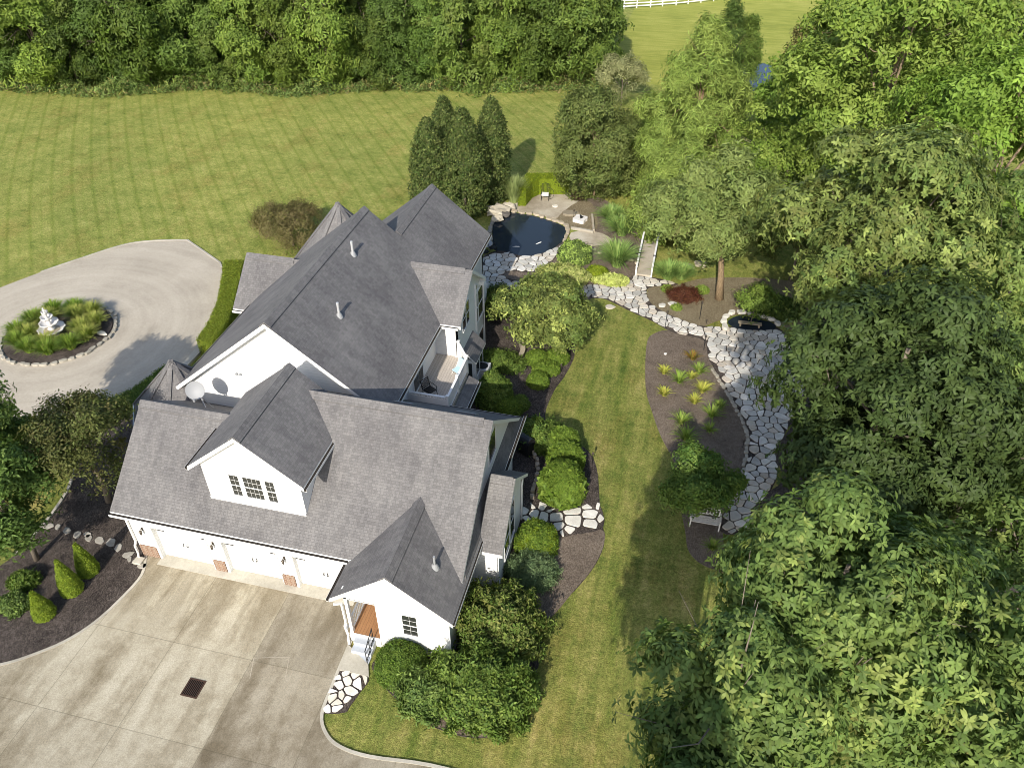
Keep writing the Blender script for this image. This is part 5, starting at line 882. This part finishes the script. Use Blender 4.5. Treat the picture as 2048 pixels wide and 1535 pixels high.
for i in range(ns):
    a = 2 * math.pi * (i + rr.uniform(-.2, .2)) / ns; q = 3.5 + rr.uniform(-.08, .1)
    stone('edging_stone', 'flat gray edging stone in the ring round the fountain island', 'stone', ISL[0] + q * math.cos(a), ISL[1] + q * math.sin(a), .1, (.27 * rr.uniform(.7, 1.1), .14, .09), rr, group='edging stones round the fountain island', rz=a + math.pi / 2 + rr.uniform(-.2, .2), col=(.36, .34, .29))
x, y = G(206, 672); stone('flat_stone', 'pale flat stone lying inside the island ring', 'stone', x, y, .22, (.4, .22, .06), rr, col=(.6, .57, .5))
# stepping stones in the garage mulch
for i, (zx, zy, s_) in enumerate([(250, 645, .35), (298, 650, .26), (345, 668, .36), (398, 690, .36), (448, 690, .3), (455, 706, .35), (512, 718, .38), (568, 730, .42), (606, 755, .36), (655, 792, .36), (664, 816, .22), (704, 820, .32), (730, 850, .3)]):
    x, y = G(zx / 2.557, 800 + zy / 2.557); stone('stepping_stone', 'flat ' + ['gray stepping stone farthest from the garage', 'gray stepping stone second from the lawn edging', 'pale stepping stone left of the shadowed pair', 'gray stepping stone above the middle cone', 'small stepping stone behind another in the chain', 'stepping stone touching the smaller one behind it', 'wedge-shaped stepping stone beside the nearest cone', 'large pale stepping stone at the cone shadow edge', 'bluish stepping stone inside the cone shadow', 'stepping stone out of the shadow near the garage wall', 'smallest stepping stone near the garage wall', 'stepping stone between the smallest and the driveway', 'stepping stone at the driveway edge'][i], 'stone', x, y, .035, (s_ * .8, s_ * .55, .03), rr, rz=rr.uniform(0, 3), group='stepping stones in the mulch', col=(.36, .34, .3), rough=.3)
for i, (px, py) in enumerate([(50, 905), (62, 897), (78, 890), (40, 893)]): x, y = G(px, py); stone('stepping_stone', ['rough pale stone lowest in the pile at the left tree', 'rough pale stone in the middle of the left pile', 'rough pale stone highest in the left pile', 'rough pale stone at the left end of the pile'][i], 'stone', x, y, .06, (.4, .3, .09), rr, rz=i, group='pale stones beside the left tree', col=(.55, .53, .48), rough=.35)
# pond rim, rocks, low walls
def rimstones(nm, label, group, pts, s, r, col, z=.08, h=.09, step=None):
    P = np.array(pts); L = np.r_[0, np.cumsum(np.linalg.norm(np.diff(P, axis=0), axis=1))]; n = max(3, int(L[-1] / (step or s * 1.75)))
    for i in range(n):
        t = L[-1] * (i + .5) / n; x, y = np.interp(t, L, P[:, 0]), np.interp(t, L, P[:, 1]); j = min(np.searchsorted(L, t), len(P) - 1); d = P[j] - P[j - 1]; stone(nm, label, 'stone', x + r.uniform(-.05, .05), y + r.uniform(-.05, .05), z, (s * r.uniform(.75, 1.1), s * r.uniform(.5, .7), h * r.uniform(.8, 1.3)), r, rz=math.atan2(d[1], d[0]) + r.uniform(-.15, .15), group=group, col=col, rough=.25)
rimstones('rim_stone', 'tan coping stone on the far bank of the pond', 'coping stones on the far pond bank', smooth(GP([(1022, 423), (1044, 426), (1068, 430), (1098, 439), (1126, 449), (1136, 459), (1132, 474), (1129, 486)]), 3, False), .34, rr, (.42, .36, .27))
rimstones('rim_stone', 'gray coping stone along the house bank of the pond', 'coping stones on the house bank of the pond', smooth(GP([(984, 500), (980, 480), (981, 455), (988, 440)]), 3, False), .34, rr, (.28, .27, .24))
rimstones('rim_stone', 'white coping stone round the small pond', 'coping stones round the small pond', smooth(GP([(1455, 662), (1447, 650), (1450, 636), (1472, 627), (1500, 630), (1525, 636), (1548, 644), (1560, 656)]), 4, False), .36, rr, (.62, .6, .54), .12, .12)
for i, (px, py, s_) in enumerate([(990, 432, .6), (1003, 426, .75), (1016, 421, .6), (996, 442, .5), (1024, 416, .45), (985, 424, .55), (1010, 434, .4)]): x, y = G(px, py); stone('waterfall_boulder', ['pale boulder at the left of the waterfall', 'largest pale boulder of the waterfall', 'boulder right of the largest at the waterfall', 'low boulder at the waterline', 'small boulder below the reed grass', 'gray boulder against the columnar tree', 'wet dark boulder under the waterfall lip'][i], 'boulder', x, y, .25 + .1 * (i < 3), (s_, s_ * .75, s_ * .5), rr, col=(.12, .11, .1) if i == 6 else (.45, .41, .33), rough=.35)
for i, (px, py, s_) in enumerate([(1226, 494, .2), (1262, 521, .22), (1274, 527, .2), (1186, 500, .22), (1200, 506, .2), (1180, 492, .25), (1350, 545, .35), (1375, 536, .5), (1400, 530, .45), (1250, 514, .2), (1238, 508, .2), (1170, 488, .24)]): x, y = G(px, py); stone('bank_rock', 'small tan rock on the planted bank near the bridge', 'rock', x, y, .06, (s_, s_ * .8, s_ * .5), rr, group='loose rocks on the bank near the bridge', col=(.42, .37, .28), rough=.3)
x, y = G(1140, 429); stone('flat_stone', 'rough brown flat slab in the soil behind the pond', 'stone', x, y, .1, (.8, .5, .12), rr, col=(.3, .26, .19), rough=.4); x, y = G(1111, 414); stone('flat_stone', 'round white stone on the slab terrace', 'stone', x, y, .08, (.28, .25, .05), rr, col=(.65, .62, .54)); x, y = G(1345, 609); stone('flat_stone', 'white flat stone below the red maple, right one', 'stone', x, y, .06, (.35, .25, .06), rr, col=(.7, .68, .62)); x, y = G(1324, 612); stone('flat_stone', 'white flat stone below the red maple, left one', 'stone', x, y, .06, (.3, .25, .06), rr, col=(.66, .64, .58)); x, y = G(1220, 614); stone('flat_stone', 'round pale stone cover in the lawn beside the path', 'stone', x, y, .03, (.34, .3, .05), rr, col=(.55, .5, .42)); x, y = G(1331, 709); stone('flat_stone', 'tiny white stone at the top of the island bed', 'stone', x, y, .06, (.1, .08, .06), rr, col=(.75, .74, .7))
def wall_run(label, px, w_, hgt, m, nm='low_wall', wd=None):
    P = GP(px) if wd is None else wd; b = MB()
    for i, (p, q) in enumerate(zip(P[:-1], P[1:])): b.bar((p[0], p[1], hgt / 2), (q[0], q[1], hgt / 2), w_, hgt + .004 * (i % 2))
    return tag(b.build(nm, m), label, 'wall')
wall_run('low tan stone wall beside the garden tree in the mulch', smooth([(1041, 672), (1043, 690), (1046, 706), (1038, 722), (1020, 733), (1000, 738)], 3, False), .3, .35, 'slab'); rimstones('edging_block', 'tan concrete block in the curved edging beside the sunroom', 'edging blocks beside the sunroom', smooth(GP([(1062, 902), (1071, 917), (1075, 935), (1074, 955), (1068, 980), (1062, 1000)]), 3, False), .2, rr, (.36, .31, .25), .12, .16); wall_run('short upright stone edging beside the white ornament', [(1184, 434), (1187, 466)], .16, .3, 'slab'); wall_run('low brown stone edging along the pond bank steps', [(1142, 458), (1165, 462), (1187, 467)], .16, .22, 'river'); rimstones('rim_stone', 'small tan stone edging the island bed beside the terrace', 'stones edging the island bed', smooth(GP([(1424, 737), (1446, 775), (1470, 815), (1491, 858), (1493, 905), (1478, 966), (1454, 1004)]), 3, False), .2, rr, (.4, .37, .31), .06, .06)
# footbridge
A = [G(1288, 474), G(1316, 482), G(1302, 556), G(1271, 552)]; br = thing('footbridge', 'narrow pale footbridge with white handrails', 'bridge', (*A[3], 0))
o3 = np.array([*A[3], 0]); fl = [np.array([*p, .32 if i < 2 else .22]) - o3 for i, p in enumerate(A)]; MB().prism(fl, (0, 0, -.14)).build('walkway', 'drive', br)
for p, q in ((0, 3), (1, 2)):
    a, c = fl[p] + [0, 0, .55], fl[q] + [0, 0, .55]; b = MB(); b.bar(a, c, .13, .1); b.bar(a - [0, 0, .3], c - [0, 0, .3], .08, .08)
    for t in (0, .25, .5, .75, 1): e = a + (c - a) * t; b.bar(e, e - [0, 0, .7], .1)
    r_ = b.build('handrail', 'trim', br); e = a + (c - a) * .68; MB().box(e[0] - .1, e[1] - .06, e[2] - .06, e[0] + .1, e[1] + .06, e[2] + .07).build('rail_clamp', 'black', r_)
# garden torches
for l, b_, hgt in (('black garden torch left of the path bend', (1330, 655), 1.35), ('black garden torch right of the path on the dry soil', (1399, 638), 1.45), ('short black path light beside the flagstones', (1374, 668), .5), ('black garden torch at the top of the island bed', (1407, 700), 1.2), ('short black torch beside the upper lawn edge bed', (1122, 745), .7), ('black torch beside the clipped shrub row', (1184, 928), .9), ('black torch between the largest oval shrub and the lawn', (1168, 1000), .9), ('short black torch in the stone bed by the bench tree', (1485, 895), .6), ('black torch behind the white ornament', (1147, 441), 1.0), ('small black path light on the dry soil', (1412, 648), .4)):
    x, y = G(*b_); t = thing('garden_torch', l, 'torch', (x, y, 0), 0, 'garden torches and path lights'); MB().tube([(0, 0, -.1), (0, 0, hgt - .2)], .022, 6).build('pole', 'black', t); b = MB(); b.lathe([(.03, hgt - .22), (.06, hgt - .16), (.055, hgt - .04), (.02, hgt)], 10); b.build('torch_head', 'bronze', t)
# white ornament
x, y = G(1160, 442); t = thing('garden_ornament', 'white scalloped garden ornament with a dark bar on top', 'ornament', (x, y, 0), .5); b = MB(); k = 30; pr = [((.55 + .09 * math.cos(4 * 6.283 * i / k)) * math.cos(6.283 * i / k), (.55 + .09 * math.cos(4 * 6.283 * i / k)) * math.sin(6.283 * i / k), .3) for i in range(k)]; b.prism(pr, (0, 0, -.3)); b.build('base', 'caststone', t); b = MB(); b.prism([(-.05, -.15, .3), (.3, .02, .3), (-.02, .12, .55)], (.03, -.03, 0)); b.build('gnomon', 'black', t)
# rocking chair by the pond
x, y = G(1090, 399); t = thing('garden_chair', 'black metal garden chair with a white cushion and curved rockers', 'chair', (x, y, .05), R(8)); b = MB()
for s in (-1, 1):
    b.tube([(s * .32 + .0, -.55, .12), (s * .32, -.2, .02), (s * .32, .2, .02), (s * .32, .55, .14)], .022, 6); b.tube([(s * .32, -.28, .03), (s * .32, -.25, .65), (s * .32, .3, .68), (s * .3, .38, 1.15)], .02, 6); b.tube([(s * .32, .28, .03), (s * .32, .28, .5)], .02, 6)
b.build('frame', 'black', t); MB().box(-.3, -.28, .42, .3, .28, .5).build('seat', 'cushion', t); b = MB()
for i in range(6): q = -.28 + i * .112; b.tube([(q, .3, .48), (q * .9, .42, 1.2)], .012, 5)
b.tube([(-.3, .42, 1.18), (0, .44, 1.26), (.3, .42, 1.18)], .02, 6); b.build('backrest', 'black', t); b = MB(); b.tube([(.3 + .5 * math.cos(a) * .9, -.1 + .02 * i, .5 + .48 * math.sin(a)) for i, a in enumerate(np.linspace(-1.9, 1.7, 14))], .018, 6); b.build('wheel_hoop', 'black', t)
# patio table with chairs near the pond
x, y = 11.75, 26.3; x, y = G(969, 504); t = thing('patio_table', 'round pale patio table at the house corner by the pond', 'table', (x, y, .05)); b = MB(); b.lathe([(0, .74), (.62, .74), (.64, .71), (.62, .69), (0, .69)], 28); b.build('table_top', 'gray_metal', t); b = MB(); b.lathe([(.35, 0), (.3, .05), (.05, .1), (.05, .7)], 14); b.build('pedestal', 'black', t); b = MB(); b.lathe([(0, .77), (.16, .77), (.17, .74)], 16); b.build('planter', 'black', t)
def patio_chair(label, x, y, z, rz, m='black'):
    t = thing('patio_chair', label, 'chair', (x, y, z), rz); b = MB(); b.box(-.26, -.26, .42, .26, .26, .46); b.build('seat', m, t); b = MB(); b.bar((-.26, .26, .44), (-.26, .42, .98), .04); b.bar((.26, .26, .44), (.26, .42, .98), .04)
    for i in range(5): z_ = .54 + i * .1; yy = .26 + .16 * (z_ - .44) / .54; b.bar((-.26, yy, z_), (.26, yy, z_), .02, .05)
    b.build('backrest', m, t)
    for sx in (-1, 1):
        for sy in (-1, 1): MB().tube([(sx * .25, sy * .25, .44), (sx * .28, sy * .3, 0)], .018, 6).build('leg', m, t)
        b = MB(); b.tube([(sx * .28, -.26, .44), (sx * .29, -.24, .66), (sx * .29, .3, .68)], .018, 6); b.build('armrest', m, t)
patio_chair('black patio chair beside the round table at the pond', *G(985, 506), .06, R(120)); patio_chair('dark metal chair on the shaded front half of the deck', 10.95, 11.1, 3.0, R(60))
t = thing('folding_lounger', 'pale blue folded lounge chair leaning on the deck rail', 'chair', (11.8, 13.3, 3.0), R(-30)); t.scale = (.72, .72, .8); b = MB(); b.prism([(-.28, -.25, .35), (.28, -.25, .35), (.28, .35, .42), (-.28, .35, .42)], (0, 0, -.05)); b.build('seat', 'blue', t); b = MB(); b.prism([(-.28, .35, .42), (.28, .35, .42), (.28, .6, 1.05), (-.28, .6, 1.05)], (0, -.05, 0)); b.build('backrest', 'blue', t); b = MB()
for s in (-1, 1): b.tube([(s * .3, -.3, 0), (s * .3, .25, .45), (s * .3, .6, 1.08)], .02, 6); b.tube([(s * .3, .4, 0), (s * .3, -.2, .4)], .02, 6)
b.build('frame', 'trim', t)
# air conditioner
x, y = G(966, 752); t = thing('air_conditioner', 'gray outdoor air conditioner beside the bay', 'air conditioner', (x, y, 0)); b = MB(); b.box(-.42, -.42, 0, .42, .42, .8); b.build('cabinet', 'galv', t); b = MB(); b.lathe([(.33, .81), (.3, .825), (.1, .83), (0, .83)], 24); b.build('fan_guard', 'black', t); b = MB(); [b.box(-.435, -.38, .1 + i * .08, .435, .38, .13 + i * .08) for i in range(8)]; b.build('louvre', 'gray_metal', t)
# covered grill in the shade of the gable
x, y = G(1047, 900); t = thing('barbecue_grill', 'black covered barbecue grill beside the curved edging wall', 'grill', (x, y, 0), R(-30)); b = MB(); b.prism([(-.6, -.3, .9), (.6, -.3, .9), (.6, .3, .9), (-.6, .3, .9)], (0, 0, -.9)); b.build('cover', 'black', t); b = MB(); b.tube([(-.55, 0, .85), (.55, 0, .85)], .3, 12); b.build('hood', 'black', t)
# white bench
x, y = G(1408, 1050); t = thing('garden_bench', 'white garden bench under the small two-lobed tree', 'bench', (x, y, 0), 0); b = MB(); [b.box(-.7, -.28 + i * .13, .44, .7, -.18 + i * .13, .47) for i in range(4)]; b.build('seat', 'caststone', t); b = MB(); b.box(-.7, .26, .95, .7, .31, 1.03); b.box(-.7, .26, .55, .7, .31, .6); [b.box(-.62 + i * .155, .27, .6, -.57 + i * .155, .3, .95) for i in range(9)]; b.build('backrest', 'caststone', t)
for s in (-1, 1):
    for q in (-.26, .26): MB().box(s * .7 - .03, q - .03, 0, s * .7 + .03, q + .03, .44).build('leg', 'caststone', t)
    b = MB(); b.box(s * .7 - .04, -.3, .66, s * .7 + .04, .31, .7); b.box(s * .7 - .03, -.29, .44, s * .7 + .03, -.23, .66); b.build('armrest', 'caststone', t)
# plank across the small pond
x, y = G(1498, 655); t = thing('plank_bench', 'low gray wooden plank bench at the edge of the small pond', 'bench', (x, y, .1), R(2)); b = MB(); b.box(-.75, -.15, .24, .75, .15, .3); b.build('seat', 'wood', t)
for s in (-1, 1): MB().box(s * .6 - .05, -.13, 0, s * .6 + .05, .13, .24).build('leg', 'wood', t)
# drain grate
t = thing('drain_grate', 'rusty square drain grate set in the driveway', 'drain', (6.08, -5.67, .04)); MB().box(-.33, -.36, -.0, .33, .36, .006).build('pit_shade', 'pit_shade', t); b = MB(); b.box(-.37, -.4, 0, -.31, .4, .02); b.box(.31, -.4, 0, .37, .4, .02); b.box(-.31, -.4, 0, .31, -.34, .02); b.box(-.31, .34, 0, .31, .4, .02); b.build('frame', 'rust', t); b = MB(); [b.box(-.27 + i * .075, -.34, .002, -.245 + i * .075, .34, .016) for i in range(8)]; b.build('bars', 'rust', t)  # flat black plate under the bars paints the shade of the drain's depth
# chalk marks left on the slab
b = MB(); q = [np.array([*G(*p), .0445]) for p in [(500, 1357), (508, 1316), (579, 1314), (571, 1355)]]
for a, c in zip(q[:-1], q[1:]): b.bar(a, c, .022, .002)
setting(b.build('driveway_scratches', 'drive'))
# white rail fence across the meadow
FP = GP([(1000 + a / 2.926, c / 2.926) for a, c in [(400, 62), (480, 60), (560, 58), (640, 55), (725, 52), (800, 48), (880, 44), (950, 38), (1030, 32), (1100, 25), (1175, 17), (1250, 8), (1325, 0), (1400, -9), (1480, -20)]])
t = thing('fence', 'white three-rail fence curving across the meadow', 'fence', (*FP[0], 0)); o = np.array(FP[0])
for p in FP: q = np.array(p) - o; b = MB(); b.box(q[0] - .07, q[1] - .07, 0, q[0] + .07, q[1] + .07, 1.35); b.build('post', 'trim', t)
for z in (.35, .75, 1.15):
    b = MB()
    for p, c in zip(FP[:-1], FP[1:]): b.bar((p[0] - o[0], p[1] - o[1] - .09, z), (c[0] - o[0], c[1] - o[1] - .09, z), .04, .15)
    b.build('rail', 'trim', t)
# downlights: spouts, garden fish
for l, px, a in (('orange and white koi near the middle of the pond', (1032, 494), .2), ('small pale koi right of the middle of the pond', (1077, 487), .9)):
    x, y = G(*px); b = MB(); b.tube([(-.3 * math.cos(a), -.3 * math.sin(a), 0), (0, 0, .005), (.22 * math.cos(a), .22 * math.sin(a), .004), (.3 * math.cos(a), .3 * math.sin(a), 0)], [.01, .05, .05, .015], 7); tag(b.build('koi', 'cushion'), l, 'fish').location = (x, y, .03)
